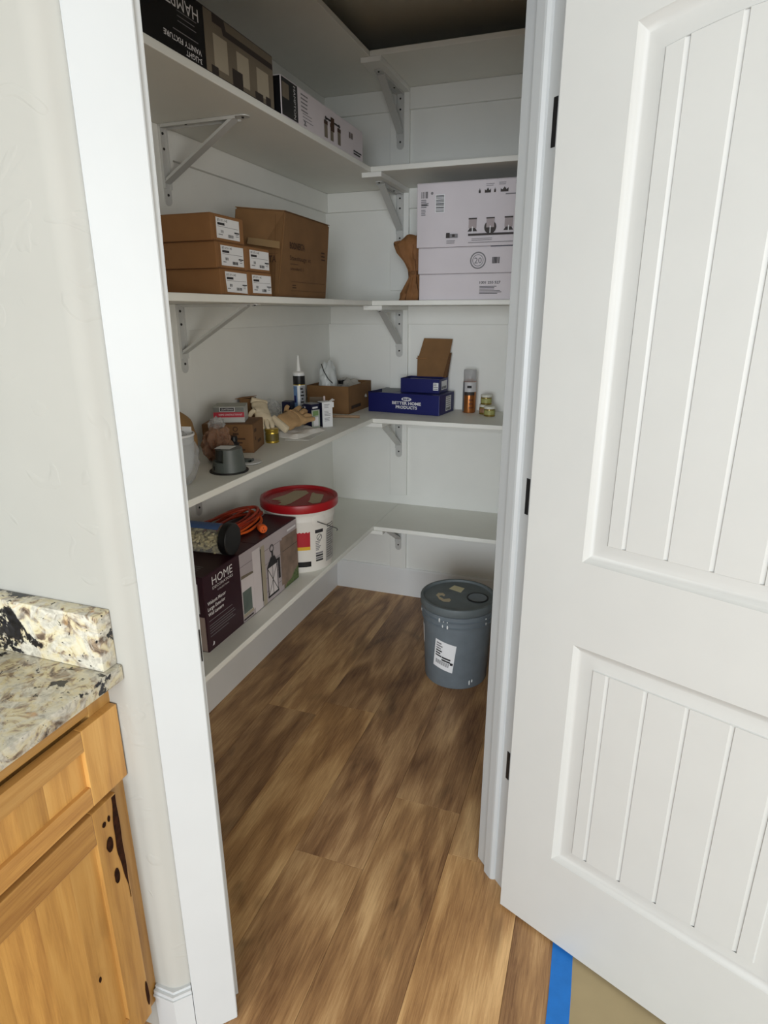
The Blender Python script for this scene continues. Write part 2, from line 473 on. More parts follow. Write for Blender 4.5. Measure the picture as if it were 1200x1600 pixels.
# walls
def arc(c, r, a0, a1, n):
    return [(c[0] + r * math.cos(a0 + (a1 - a0) * k / n), c[1] + r * math.sin(a0 + (a1 - a0) * k / n)) for k in range(n + 1)]
# kitchen wall that ends in a bullnose corner and turns 45 degrees towards the door
BR = 0.045
# corner K at W(0.004,1.047); fillet centre is BR inside both faces
kx, ky = -0.741, 0.740
cx = kx - BR * math.tan(R(22.5)); cyy = ky + BR
poly = [(-2.3, ky)] + arc((cx, cyy), BR, R(-90), R(-45), 8) + [W(0.107, 1.047), W(0.107, 1.161), (0.855 - 1.642, 0.855), (-2.3, 0.855)]
struct(MB().prism(poly, 0, CH), 'wall_front', WALL, smooth=True)
struct(MB().prism([W(0.107, 1.047), W(0.876, 1.047), W(0.876, 1.161), W(0.107, 1.161)], 2.115, CH), 'wall_door', WALL)
struct(MB().prism([W(0.876, 1.047), (0.0, 1.481), (0.0, 3.162), (XR, 3.162), (XR, 1.528), W(0.876, 1.161)], 0, CH), 'wall_right', PANTRY)
struct(MB().box((XW - 0.115, 0.855, 0), (XW, 3.162, CH)), 'wall_left', PANTRY)
struct(MB().box((XW, YW, 0), (XR, YW + 0.115, CH)), 'wall_back', PANTRY)
struct(MB().box((-1.55, -3.0, 0), (-1.435, 0.74, CH)), 'wall_kitchen', WALL)
struct(MB().box((-2.3, -3.0, CH), (3.2, 3.162, CH + 0.1)), 'ceiling', CEIL)

# baseboards in the pantry, with an eased top edge
def bprof(h, th):
    return [(0, 0), (th, 0), (th, h - 0.010), (th - 0.004, h - 0.002), (0, h)]
struct(MB().prism([(XW, 0), (XW + 0.013, 0), (XW + 0.013, 0.157), (XW + 0.008, 0.165), (XW, 0.165)], 0.857, YW, axis=1), 'baseboard_left', PTRIM)
struct(MB().prism([(YW, 0), (YW - 0.013, 0), (YW - 0.013, 0.157), (YW - 0.008, 0.165), (YW, 0.165)], XW + 0.014, XR, axis=0), 'baseboard_back', PTRIM)
struct(MB().box((XR - 0.013, 1.55, 0), (XR, YW - 0.014, 0.165), bev=0.002), 'baseboard_right', PTRIM)
# short kitchen baseboard round the bullnose, mitred, with a cap
def bb(t, z0, z1, e):
    # follows wall face y = ky - t, then the diagonal at depth 1.047 - t
    yk = ky - t; td = 1.047 - t
    cxp = yk - td * 1.41421
    return [(-0.785, yk), (cxp, yk), W(0.033, td), W(0.033, 1.0465), (kx - 0.012, ky + 0.008), (-0.785, ky)]
mb = MB().prism(bb(0.011, 0, 0.12, 0), 0.001, 0.124)
mb.prism(bb(0.015, 0, 0, 0), 0.124, 0.130); mb.prism(bb(0.012, 0, 0, 0), 0.130, 0.139); mb.prism(bb(0.006, 0, 0, 0), 0.139, 0.146)
struct(mb, 'baseboard_front', TRIM)

# door frame: jamb, stop, casing (structure)
def dprism(s0, s1, t0, t1, z0, z1, bev=0.0):
    m = MB(); m.box((s0, t0, z0), (s1, t1, z1), bev=bev, rot=DG); return m
# left casing, leaning a few millimetres out of plumb as in the photo
def lean_prism(b, tp, z0, z1, bev=0.0015):
    m = MB(); m.hull8([(*W(s, t), z0) for s, t in b], [(*W(s, t), z1) for s, t in tp], bev); return m
struct(lean_prism([(0.034, 1.032), (0.1215, 1.032), (0.1215, 1.0469), (0.034, 1.0469)],
                  [(0.039, 1.032), (0.128, 1.032), (0.128, 1.0469), (0.039, 1.0469)], 0, 2.20), 'trim_1', TRIM)
jl = struct(lean_prism([(0.107, 1.0455), (0.124, 1.0455), (0.124, 1.161), (0.107, 1.161)],
                  [(0.107, 1.0455), (0.139, 1.0455), (0.139, 1.161), (0.107, 1.161)], 0, 2.10), 'trim_2', TRIM)
struct(dprism(0.124, 0.135, 1.082, 1.118, 0.001, 2.09, 0.002), 'trim_3', TRIM)
# right jamb with stop, and its casing behind the open door
jr = struct(dprism(0.858, 0.876, 1.0455, 1.161, 0, 2.10, 0.0015), 'trim_4', TRIM)
m = MB()
pr_ = [(0.858, 1.076), (0.853, 1.0775), (0.847, 1.083), (0.846, 1.088), (0.846, 1.112), (0.850, 1.117), (0.858, 1.119)]
m.prism([W(*p) for p in pr_], 0.0005, 2.09)
struct(m, 'trim_5', TRIM)
struct(dprism(0.866, 0.954, 1.032, 1.0469, 0, 2.20, 0.0015), 'trim_6', TRIM)
struct(dprism(0.107, 0.876, 1.0455, 1.161, 2.10, 2.118), 'trim_7', TRIM)
struct(dprism(0.034, 0.954, 1.032, 1.0469, 2.20, 2.29), 'trim_8', TRIM)
# strike plate lip on the left jamb
m = MB(); m.box((0.1272, 1.0440, 0.915), (0.1296, 1.0454, 0.980), bev=0.0006, rot=DG)
m.build('strike_plate', BLACK, jl)

# ------------------------------------------------------------------ the open door
HX, HY, DA = -0.1266, 1.2888, 5.1206
dx, dy = -math.sin(DA), -math.cos(DA)             # from hinge edge to free edge
door = thing('door_1', None, None, (HX, HY, 0.010), math.atan2(dy, dx))
door['kind'] = 'structure'
DW, DH, DT = 0.733, 2.085, 0.035                  # local: x along width, +y away from the camera, z up
def arch(u, z, rise, hw=0.239, c=0.3665): return z + rise * max(0, 1 - ((u - c) / hw) ** 2)
N_ = 16
def panel_loop(u0, u1, z0, z1, rise, hw):
    pts = [(u0, z0), (u1, z0)]
    for k in range(N_ + 1):
        u = u1 + (u0 - u1) * k / N_
        pts.append((u, z1 + rise * (1 - ((u - 0.3665) / hw) ** 2)))
    return pts
FD = 0.0050       # depth of the panel fields below the door face
def door_skin():
    bm = bmesh.new()
    loops = []
    specs = [(0.129, 0.604, 1.028, 1.953, 0.027, True), (0.129, 0.604, 0.250, 0.837, 0.0, False)]
    outer = [bm.verts.new((u, 0, z)) for u, z in ((0, 0), (DW, 0), (DW, DH), (0, DH))]
    edges = [bm.edges.new((outer[i], outer[(i + 1) % 4])) for i in range(4)]
    tops = []
    for (u0, u1, z0, z1, rise, _) in specs:
        rings = []
        # moulding profile: (inset, depth) steps: sharp edge, ogee, flat slope, field edge
        for ins, dep in ((0, 0), (0.0015, 0.0020), (0.0065, 0.0048), (0.0085, 0.0066), (0.0160, 0.0108), (0.0185, 0.0112), (0.0320, 0.0098), (0.0445, 0.0080), (0.0470, FD)):
            lp = panel_loop(u0 + ins, u1 - ins, z0 + ins, z1 - ins, rise, 0.2375 - ins * 0.9)
            rings.append([bm.verts.new((u, dep, z)) for u, z in lp])
        for a, b in zip(rings, rings[1:]):
            n = len(a)
            for i in range(n): bm.faces.new((a[i], a[(i + 1) % n], b[(i + 1) % n], b[i]))
        n = len(rings[0])
        for i in range(n): edges.append(bm.edges.get((rings[0][i], rings[0][(i + 1) % n])))
        tops.append(rings[-1])
    bmesh.ops.triangle_fill(bm, use_beauty=True, edges=edges)
    # beaded field: boards separated by a bead in a shallow groove
    beads = [0.2078 + 0.0793 * k for k in range(5)]
    for (u0, u1, z0, z1, rise, _), lp in zip(specs, tops):
        ins = 0.047
        a0, a1, b0, b1 = u0 + ins, u1 - ins, z0 + ins, z1 - ins
        cols = [(a0, FD)]
        for b in beads:
            cols += [(b - 0.0048, FD), (b + 0.0012, FD + 0.0032), (b + 0.0024, FD + 0.0032), (b + 0.0040, FD)]
        cols.append((a1, FD))
        cl = [c for c in cols if a0 <= c[0] <= a1]
        lo = []; hi = []
        for u, d in cl:
            zt = b1 + rise * (1 - ((u - 0.3665) / (0.2375 - ins * 0.9)) ** 2)
            lo.append(bm.verts.new((u, d, b0 - 0.001))); hi.append(bm.verts.new((u, d, zt + 0.001)))
        for i in range(len(cl) - 1): bm.faces.new((lo[i], lo[i + 1], hi[i + 1], hi[i]))
    # back and edges
    bk = [bm.verts.new((u, DT, z)) for u, z in ((0, 0), (DW, 0), (DW, DH), (0, DH))]
    bm.faces.new(bk[::-1])
    for i in range(4): bm.faces.new((outer[i], outer[(i + 1) % 4], bk[(i + 1) % 4], bk[i]))
    for f in bm.faces:
        f.normal_update()
    bmesh.ops.recalc_face_normals(bm, faces=bm.faces)
    m = MB(); m.merge(bm); return m
slab = door_skin().build('door_slab', DOORP, door)
for p in slab.data.polygons: p.use_smooth = True
slab.data.set_sharp_from_angle(angle=R(28))
for z in (1.8195, 1.092, 0.366):
    h = bpy.data.objects.new('hinge', None); C.objects.link(h); h.empty_display_size = 0.02
    h.parent = jr
    m = MB(); m.box((0.8562, 1.0470, z), (0.8578, 1.0585, z + 0.083), bev=0.0007, rot=DG)
    pinw = W(0.866, 1.021)
    m.lathe([(0, z), (0.006, z), (0.006, z + 0.083), (0, z + 0.083)], *pinw, seg=12)
    C.objects.unlink(h); bpy.data.objects.remove(h)
    m.build('hinge', BLACK, jr)

# ------------------------------------------------------------------ shelves, cleats, boards
ORD = ['topmost', 'second from the top', 'middle', 'second from the bottom', 'lowest']
OVL = ['high under the ceiling', 'holding light fixture boxes', 'holding brown cartons', 'with gloves, caulk and small boxes', 'holding a red-lidded bucket']
OVB = ['high under the ceiling', 'empty, above the large white box', 'holding the stack of white boxes', 'holding blue boxes and a spray can', 'empty, above the grey bucket']
for k, z in enumerate(ZT):
    s = MB().box((XW + 0.0005, 0.857, z - TH), (XE - 0.0005, YW - 0.0005, z), bev=0.003).build('shelf', SHELF)
    tag(s, f'white left wall shelf, {ORD[k]}, {OVL[k]}', 'shelf', 'shelves along the left wall')
    s = MB().box((XE + 0.0005, YE, z - TH), (XR - 0.0005, YW - 0.0005, z), bev=0.003).build('shelf', SHELF)
    tag(s, f'white back wall shelf, {ORD[k]}, {OVB[k]}', 'shelf', 'shelves along the back wall')
n = 9
for k, z in enumerate(ZT):
    zu = z - TH
    for lo, hi in (((XW, 0.857, zu - 0.085), (XW + 0.017, YW, zu - 0.0005)),
                   ((XW + 0.0175, YW - 0.017, zu - 0.085), (-1.0365, YW, zu - 0.0005)),
                   ((-0.9435, YW - 0.017, zu - 0.085), (XR, YW, zu - 0.0005)),
                   ((XR - 0.017, YE + 0.01, zu - 0.085), (XR, YW - 0.0175, zu - 0.0005)),
                   ((XW + 0.0175, 0.855, zu - 0.085), (XE - 0.01, 0.872, zu - 0.0005))):
        struct(MB().box(lo, hi, bev=0.0025), f'trim_{n}', PANTRY); n += 1
    # vertical board behind the back brackets; it stops short of the shelf below
    zb = (ZT[k + 1] + 0.052) if k < 4 else 0.166
    struct(MB().box((-1.036, YW - 0.019, zb), (-0.944, YW, zu - 0.0005), bev=0.0025), f'trim_{n}', PANTRY); n += 1
    # flat board under the joint between left and back shelves
    struct(MB().box((-1.028, YE - 0.002, zu - 0.019), (-0.942, YW - 0.0195, zu - 0.0005), bev=0.002), f'trim_{n}', PANTRY); n += 1
    # vertical board behind the left-wall bracket
    struct(MB().box((XW, 1.760, zb), (XW + 0.0195, 1.850, zu - 0.0005), bev=0.002), f'trim_{n}', PANTRY); n += 1

def bracket(loc, rz, label, group):
    """local: wall plane at x=0, arm towards +x, z=0 is the underside it carries"""
    t = thing('shelf_bracket', label, 'bracket', loc, rz, group)
    w = 0.0175
    m = MB()
    prof = [(-w, 0), (w, 0)] + [(w * math.cos(a), -0.205 + w * math.sin(a)) for a in [-PI * k / 8 for k in range(0, 9)]]
    m.prism(prof, 0.0002, 0.0032, axis=0)
    m.box((0.003, -w, -0.175), (0.009, -w + 0.0025, -0.004)); m.box((0.003, w - 0.0025, -0.175), (0.009, w, -0.004))
    m.build('wall_plate', METAL, t)
    m = MB()
    prof = [(0.004, -w), (0.290, -w)] + [(0.290 + w * math.cos(a), w * math.sin(a)) for a in [-PI / 2 + PI * k / 8 for k in range(0, 9)]] + [(0.004, w)]
    m.prism(prof, -0.0034, -0.0004, axis=2)
    m.box((0.01, -w, -0.009), (0.27, -w + 0.0025, -0.003)); m.box((0.01, w - 0.0025, -0.009), (0.27, w, -0.003))
    m.build('arm', METAL, t)
    m = MB()
    a = Vector((0.004, 0, -0.158)); b = Vector((0.262, 0, -0.006)); d = (b - a).normalized(); nrm = Vector((d.z, 0, -d.x))
    L = (b - a).length; ang = -math.atan2(d.z, d.x)
    M = Matrix.Rotation(ang, 3, 'Y')
    t0 = MB(); t0.box((0, -w * 0.9, -0.0015), (L, w * 0.9, 0.0015))
    t0.box((0.01, -w * 0.9, 0), (L - 0.01, -w * 0.9 + 0.002, 0.006)); t0.box((0.01, w * 0.9 - 0.002, 0), (L - 0.01, w * 0.9, 0.006))
    bmesh.ops.rotate(t0.bm, verts=t0.bm.verts, cent=(0, 0, 0), matrix=M)
    bmesh.ops.translate(t0.bm, verts=t0.bm.verts, vec=a)
    t0.build('brace', METAL, t)
    for z in (-0.022, -0.064, -0.192):
        MB().lathe([(0, 0.0068), (0.0028, 0.0064), (0.0042, 0.0045), (0.0042, 0.0020), (0, 0.0020)], 0, 0, 10, Matrix.Translation((0, 0, z)) @ Matrix.Rotation(R(90), 4, 'Y')).build('screw', SCREW, t)
    for x in (0.09, 0.287):
        MB().lathe([(0, -0.0068), (0.0028, -0.0064), (0.0042, -0.0045), (0.0042, -0.0020), (0, -0.0020)], x, 0, 10).build('screw', SCREW, t)
    return t
b0 = bracket((-0.986, YW - 0.0190, ZT[0] - TH - 0.0195), R(-90), '', 'shelf brackets')
BL = ['in deep shade just below the ceiling', 'beside the large white box, just under its shelf', 'above the open blue box with raised brown flap',
      'below the shelf with blue boxes', 'barely visible under the lowest shelf']
for k, z in enumerate(ZT):
    b = b0 if k == 0 else copy_tree(b0)
    b.location = (-0.986, YW - 0.0190, z - TH - 0.0195)
    b['label'] = 'white bracket on the back wall, ' + BL[k]
LL = ['under the topmost left shelf near the ceiling', 'above the stack of small brown cartons', 'below the brown cartons, above the red-striped box',
      'behind the cord and jar of wall plugs', 'under the lowest left shelf']
for k, z in enumerate(ZT):
    b = copy_tree(b0)
    b.location = (XW + 0.0196, 1.805, z - TH - 0.0005); b.rotation_euler = (0, 0, 0)
    b['label'] = 'white bracket on the left wall, ' + LL[k]

# ------------------------------------------------------------------ kitchen cabinet and counter
cab = thing('base_cabinet', 'hickory base cabinet with drawer and door under the granite counter', 'cabinet', (-0.79, 0.745, 0))
KX, KY = -0.79, 0.745          # local origin: face frame plane, right end
def cl(x, y, z): return (x - KX, y - KY, z)
m = MB(); m.box(cl(-1.42, -0.60, 0.10), cl(-0.81, 0.740, 0.908)); m.box(cl(-1.40, -0.60, 0.001), cl(-0.87, 0.739, 0.10))
m.build('body', HICK_V, cab)
# face frame pieces
MB().box(cl(-0.81, 0.690, 0.10), cl(-0.789, 0.7415, 0.908), bev=0.001).build('face_stile', HICK_V, cab)
MB().box(cl(-0.81, -0.60, 0.862), cl(-0.789, 0.690, 0.908), bev=0.001).build('face_rail', HICK_H, cab)
MB().box(cl(-0.81, -0.60, 0.685), cl(-0.7895, 0.690, 0.715), bev=0.001).build('face_rail', HICK_H, cab)
def shaker(name, y0, y1, z0, z1, sw, rt, rb, cuts, xf=-0.772):
    d = bpy.data.objects.new(name, None); C.objects.link(d); d.parent = cab; d.empty_display_size = 0.02
    xb = -0.7895
    MB().box(cl(xb, y1 - sw, z0), cl(xf, y1, z1), bev=0.0015).build('stile', HICK_V, d)
    MB().box(cl(xb, y0, z0), cl(xf, y0 + sw, z1), bev=0.0015).build('stile', HICK_V, d)
    for a, b in ((z1 - rt, z1), (z0, z0 + rb)):
        MB().box(cl(xb, y0 + sw, a), cl(xf, y1 - sw, b), bev=0.0015).build('rail', HICK_H, d)
    ys = [y0 + sw] + cuts + [y1 - sw]
    for a, b in zip(ys, ys[1:]):
        MB().box(cl(xb, a - 0.0001, z0 + rb - 0.001), cl(xf - 0.0085, b + 0.0001, z1 - rt + 0.001), bev=0.0004).build('panel_board', HICK_V, d)
    return d
shaker('drawer_front', 0.245, 0.737, 0.701, 0.856, 0.083, 0.040, 0.040, [0.38, 0.455, 0.525, 0.575, 0.622])
dd = shaker('cabinet_door', 0.260, 0.703, 0.115, 0.689, 0.057, 0.066, 0.062, [0.352, 0.400, 0.452, 0.520, 0.590])
shaker('drawer_front', -0.262, 0.235, 0.701, 0.856, 0.083, 0.040, 0.040, [-0.06, 0.03, 0.09])
shaker('cabinet_door', -0.255, 0.205, 0.115, 0.689, 0.057, 0.066, 0.062, [-0.1, 0.0, 0.08])
# dark mineral streak and knots in the right stile of the door
def stain(pts, parent, name='knot', x=-0.7714):
    me = bpy.data.meshes.new(name)
    me.from_pydata([cl(x, y, z) for y, z in pts], [], [list(range(len(pts)))]); me.materials.append(KNOT)
    o = bpy.data.objects.new(name, me); C.objects.link(o); o.parent = parent
rr = random.Random(3)
st = [(0.7015, 0.687), (0.6915, 0.687)]
for k in range(1, 31):
    q = k / 30
    st.append((0.6915 - 0.0075 * math.sin(min(1, q * 1.15) * PI) ** 1.5 + 0.007 * q ** 2 + 0.0008 * math.sin(q * 23), 0.687 - 0.245 * q))
for k in range(30, 0, -1):
    q = k / 30
    st.append((0.7012 - 0.0022 * q ** 2 - 0.0006 * math.sin(q * 17), 0.687 - 0.245 * q + 0.001))
stain(st, dd, 'mineral_streak')
for (y, z, a, b) in ((0.672, 0.598, 0.0075, 0.017), (0.676, 0.520, 0.006, 0.018), (0.667, 0.648, 0.004, 0.006), (0.679, 0.651, 0.003, 0.007), (0.60, 0.35, 0.003, 0.007), (0.699, 0.178, 0.004, 0.035)):
    stain([(y + a * math.cos(2 * PI * k / 14) * (1 + 0.2 * rr.random()), z + b * math.sin(2 * PI * k / 14)) for k in range(14)], dd)

ct = tag(MB().box((-1.433, -0.60, 0.911), (-0.747, 0.7395, 0.941), bev=0.004).build('countertop', GRAN, None, True),
         'speckled cream, taupe and black granite countertop on the hickory cabinet', 'countertop')
tag(MB().box((-1.433, 0.7075, 0.9412), (-0.757, 0.7395, 1.046), bev=0.003).build('backsplash', GRAN, None, True),
    'upright granite splash strip along the wall on top of the countertop', 'backsplash')

# floor paper and blue tape, kitchen side
pp = thing('floor_paper', 'tan protective paper covering the floor under the open door', 'paper', (0.05, -0.6, 0))
m = MB(); m.box((0, 0, 0.0002), (1.5, 1.90, 0.0011)); m.build('sheet', PAPER, pp)
m = MB(); n0 = 34
for k in range(n0):
    y0 = -0.6 + k * (1.92 / n0); y1 = y0 + 1.92 / n0
    w0 = 0.0007 * math.sin(k * 1.3); w1 = 0.0007 * math.sin((k + 1) * 1.3)
    m.hull8([(0.0175 + w0, y0, 0.0004), (0.0670 + w0, y0, 0.0004), (0.0670 + w1, y1, 0.0004), (0.0175 + w1, y1, 0.0004)],
            [(0.0175 + w0, y0, 0.0016), (0.0670 + w0, y0, 0.0016), (0.0670 + w1, y1, 0.0016), (0.0175 + w1, y1, 0.0016)])
tag(m.build('tape_strip', BTAPE), 'strip of blue painter tape on the wood floor by the open door', 'tape')


# ------------------------------------------------------------------ things on the shelves
def carton(name, label, cat, lo, hi, m, rz=0.0, group=None, bev=0.0025, flaps=True, lip=True, m2=None, loc=None):
    """closed carton: body, two top flaps meeting at a seam; local frame centred on its base"""
    cx, cy = (lo[0] + hi[0]) / 2, (lo[1] + hi[1]) / 2
    t = thing(name, label, cat, (cx, cy, lo[2] + 0.0002), rz, group)
    a, b, h = (hi[0] - lo[0]) / 2, (hi[1] - lo[1]) / 2, hi[2] - lo[2]
    q = MB(); q.box((-a, -b, 0), (a, b, h - (0.0016 if flaps else 0)), bev=bev)
    if lip: q.box((-a + 0.004, -b - 0.0006, 0.004), (a - 0.004, b + 0.0006, h - 0.008))
    q.build('body', m, t)
    if flaps:
        if b > a:
            r = ((-a + 0.001, -b + 0.001, a - 0.001, -0.0008), (-a + 0.001, 0.0008, a - 0.001, b - 0.001))
        else:
            r = ((-a + 0.001, -b + 0.001, -0.0008, b - 0.001), (0.0008, -b + 0.001, a - 0.001, b - 0.001))
        for f in r: MB().box((f[0], f[1], h - 0.0015), (f[2], f[3], h), bev=0.0004).build('top_flap', m2 or m, t)
    return t
def FX(t, xf):      # face towards +x of an unrotated thing, u = world y, v = world z
    return Face(t, (xf - t.location.x, -t.location.y, -t.location.z), (0, 1, 0), (0, 0, 1))
def FY(t, yf):      # face towards -y of an unrotated thing, u = world x, v = world z
    return Face(t, (-t.location.x, yf - t.location.y, -t.location.z), (1, 0, 0), (0, 0, 1))
def FZ(t, zf):
    return Face(t, (-t.location.x, -t.location.y, zf - t.location.z), (1, 0, 0), (0, 1, 0))

# --- top shelf: light fixture boxes -------------------------------------------------
z = ZT[1]
t = carton('fixture_box', 'long black and photo printed light fixture box lying upside down at the front', 'box', (-1.245, 1.285, z), (-0.9935, 1.860, z + 0.134), BLACK, flaps=False, lip=False)
f = FX(t, -0.9935)
PHOTO = mat('photo_taupe', (116, 106, 90), 0.6, var=0.12, vscale=10)
PHOTOL = mat('photo_light', (168, 158, 138), 0.6, var=0.06)
PHOTOD = mat('photo_dark', (52, 44, 40), 0.6)
PHOTOW = mat('photo_white', (214, 206, 206), 0.6, var=0.05)
zz = z + 0.002
f.polys('printed_photo', [(PHOTO, rect(1.524, zz, 1.858, z + 0.131)),
    (PHOTOL, rect(1.560, zz + 0.015, 1.622, z + 0.090)), (PHOTOL, rect(1.665, zz + 0.010, 1.725, z + 0.085)), (PHOTOL, rect(1.765, zz + 0.012, 1.830, z + 0.080)),
    (PHOTOD, rect(1.640, zz, 1.690, z + 0.040)), (PHOTOD, rect(1.752, zz, 1.795, z + 0.020)), (PHOTOD, rect(1.810, zz, 1.838, z + 0.022)), (PHOTOD, rect(1.545, zz, 1.575, z + 0.02)),
    (PHOTOD, [(1.560, z + 0.131), (1.560, z + 0.112), (1.600, z + 0.112), (1.606, z + 0.098), (1.856, z + 0.098), (1.856, z + 0.112), (1.620, z + 0.112), (1.612, z + 0.131)])])
f.text('HAMPTON', 1.502, z + 0.114, 0.026, WHITEINK, w=0.185, du=(-1, 0), name='lettering')
f.text('VANITY FIXTURE', 1.505, z + 0.033, 0.011, WHITEINK, w=0.140, du=(-1, 0), bold=0.01)
f.text('3-LIGHT', 1.505, z + 0.016, 0.011, WHITEINK, w=0.062, du=(-1, 0), bold=0.01)
f.polys('fine_print', lines(INKG, 1.420, 1.500, z + 0.086, 3, 0.010, 0.0018, 3) + lines(INKG, 1.400, 1.503, z + 0.046, 1, 0.01, 0.002, 4), kind='stuff')
Face(t, (0, 0, 0.134), (0, 1, 0), (-1, 0, 0)).polys('top_print', [(PHOTO, rect(-0.04, -0.12, 0.285, 0.12))])

t = carton('fixture_box', 'white light fixture box with a black end, beyond the upside down one', 'box', (-1.235, 1.905, z), (-0.9935, 2.572, z + 0.105), WBOX, bev=0.002)
f = FX(t, -0.9935)
f.polys('black_band', [(BLACK, rect(1.9075, z + 0.003, 2.012, z + 0.102)), (PHOTO, rect(1.912, z + 0.050, 1.955, z + 0.090))])
f.text('HAMPTON', 1.985, z + 0.096, 0.013, WHITEINK, w=0.088, du=(0, -1))
Face(t, (0, -0.3335, 0), (1, 0, 0), (0, 0, 1)).polys('black_end', [(BLACK, rect(-0.119, 0.003, 0.119, 0.102))], off=0.0009)
pr = lines(INKG, 2.035, 2.10, z + 0.092, 5, 0.011, 0.004, 5) + lines(INKG, 2.045, 2.135, z + 0.040, 3, 0.009, 0.002, 6)
for u in (2.222, 2.272, 2.335):
    pr += [(PHOTO, rect(u - 0.013, z + 0.010, u + 0.013, z + 0.050)), (INKB, rect(u - 0.015, z + 0.050, u + 0.015, z + 0.062)), (INK, rect(u - 0.004, z + 0.055, u + 0.004, z + 0.075))]
pr += [(INK, rect(2.215, z + 0.066, 2.345, z + 0.072)), (INKB, rect(2.262, z + 0.040, 2.292, z + 0.082))]
pr += barcode(INKB, 2.430, z + 0.055, 2.465, z + 0.075, 7) + lines(INK, 2.470, 2.555, z + 0.024, 2, 0.009, 0.005, 8, 0.2)
f.polys('printed_picture', pr)
f.text('2L', 2.052, z + 0.008, 0.012, INK, w=0.02, bold=0.02)

# --- second shelf, left: brown cartons ---------------------------------------------
z = ZT[2]; H6 = 0.0670
spots = [((-1.300, 1.528, z), 0, 'bottom left carton of the small brown stack, label half covered by shadow'),
         ((-1.300, 1.668, z), 1, 'bottom right carton of the small brown stack beside the large carton'),
         ((-1.300, 1.516, z + H6), 2, 'middle left carton of the small brown stack, under the topmost one'),
         ((-1.300, 1.662, z + H6), 3, 'right carton in the second row of the small brown stack, nothing on it'),
         ((-1.300, 1.503, z + 2 * H6), 4, 'topmost small brown carton with a white label, alone in its row')]
SLABEL = LABEL
for (p, i, lab) in spots:
    wy = 0.138 if i in (0, 1, 3) else (0.144 if i == 2 else 0.158)
    t = carton('shipping_carton', lab, 'carton', p, (-1.005, p[1] + wy, p[2] + H6 - 0.0008), KRAFT, rz=0.0, group='small brown cartons on the left shelf', bev=0.0015, lip=False)
    xr = -1.005; f = FX(t, xr)
    y0 = p[1] + 0.024; y1 = min(y0 + 0.112, p[1] + wy - 0.004); zb, zt = p[2] + 0.008, p[2] + 0.0585
    if i == 0: outline = [(y0 + 0.006, zb), (y1, zb - 0.003), (y1, zt), (y0, zt + 0.002), (y0 + 0.002, zb + 0.025)]
    else: outline = rect(y0, zb, y1, zt)
    w = y1 - y0
    it = [(SLABEL, outline)]
    it += [(INK, rect(y0 + w * 0.06, zt - 0.018, y0 + w * 0.36, zt - 0.012))] + lines(INKG, y0 + w * 0.06, y0 + w * 0.95, zt - 0.021, 1, 0.01, 0.001, i, 0.0)
    it += barcode(INK, y0 + w * 0.18, zt - 0.037, y0 + w * 0.30, zt - 0.030, 6, i) + barcode(INK, y0 + w * 0.48, zb + 0.004, y0 + w * 0.72, zb + 0.012, 12, i + 3)
    it += lines(INK, y0 + w * 0.75, y0 + w * 0.97, zt - 0.030, 1, 0.01, 0.003, 5, 0.0) + lines(INKG, y0 + w * 0.8, y0 + w * 0.95, zb + 0.016, 2, 0.005, 0.0015, i) + lines(INKG, y0 + w * 0.06, y0 + w * 0.25, zb + 0.010, 1, 0.004, 0.002, i)
    f.polys('shipping_label', it, label='white paper shipping label')
    f.text('BT1171-1 45', y0 + w * 0.06, zt - 0.009, 0.0055, INK, w=w * 0.42, bold=0.01)
    # flap slit line of the carton on the aisle side
    f.polys('slot', [(KRAFTE, rect(p[1] + 0.004, p[2] + 0.0012, p[1] + wy - 0.004, p[2] + 0.0026)), (KRAFTE, rect(p[1] + 0.0155, p[2] + 0.003, p[1] + 0.0163, p[2] + H6 - 0.004))])

t = thing('large_carton', 'large dented brown carton with tape and printed text, beside the small stack', 'carton', (-1.14, 2.15, z + 0.0002))
lx, ly, lz = t.location
def LC(x, y, q): return (x - lx, y - ly, q - 0.0002)
q = MB()
q.hull8([LC(-1.235, 1.930, 0), LC(-1.045, 1.915, 0), LC(-1.050, 2.305, 0), LC(-1.235, 2.315, 0)],
        [LC(-1.215, 1.965, 0.284), LC(-1.048, 2.000, 0.269), LC(-1.052, 2.362, 0.266), LC(-1.225, 2.350, 0.276)], 0.004)
q.build('body', KRAFT2, t)
# top flaps, slightly sprung
q = MB(); q.hull8([LC(-1.214, 1.966, 0.2845), LC(-1.047, 2.001, 0.2695), LC(-1.051, 2.363, 0.2665), LC(-1.137, 2.357, 0.272)],
                  [LC(-1.214, 1.966, 0.287), LC(-1.049, 2.001, 0.272), LC(-1.053, 2.363, 0.269), LC(-1.137, 2.357, 0.2745)]); q.build('top_flap', KRAFT2, t)
# aisle side: flap edge and ink text, following the leaning side
a0 = Vector(LC(-1.045, 1.915, 0)); a1 = Vector(LC(-1.050, 2.305, 0)); a2 = Vector(LC(-1.048, 2.000, 0.269))
U = (a1 - a0).normalized(); V = (a2 - a0); V = (V - U * V.dot(U)).normalized()
f = Face(t, a0, U, V)
f.text('BODNERTA', 0.102, 0.158, 0.020, INKB, w=0.115, bold=0.03, off=0.0026)
f.text('Staedtauge xt', 0.098, 0.122, 0.014, INKB, w=0.165, off=0.0026)
f.text('standard 1', 0.098, 0.090, 0.010, INKB, w=0.10, off=0.0026)
f.polys('fine_print', lines(INKB, 0.098, 0.19, 0.110, 1, 0.01, 0.0015, 2) + [(INKB, rect(0.095, 0.0525, 0.38, 0.0535)), (INKB, rect(0.095, 0.0235, 0.38, 0.0245))]
        + lines(INKB, 0.105, 0.135, 0.043, 2, 0.008, 0.003, 4) + lines(INKB, 0.355, 0.392, 0.165, 3, 0.012, 0.005, 6, 0.2), off=0.0026, kind='stuff')
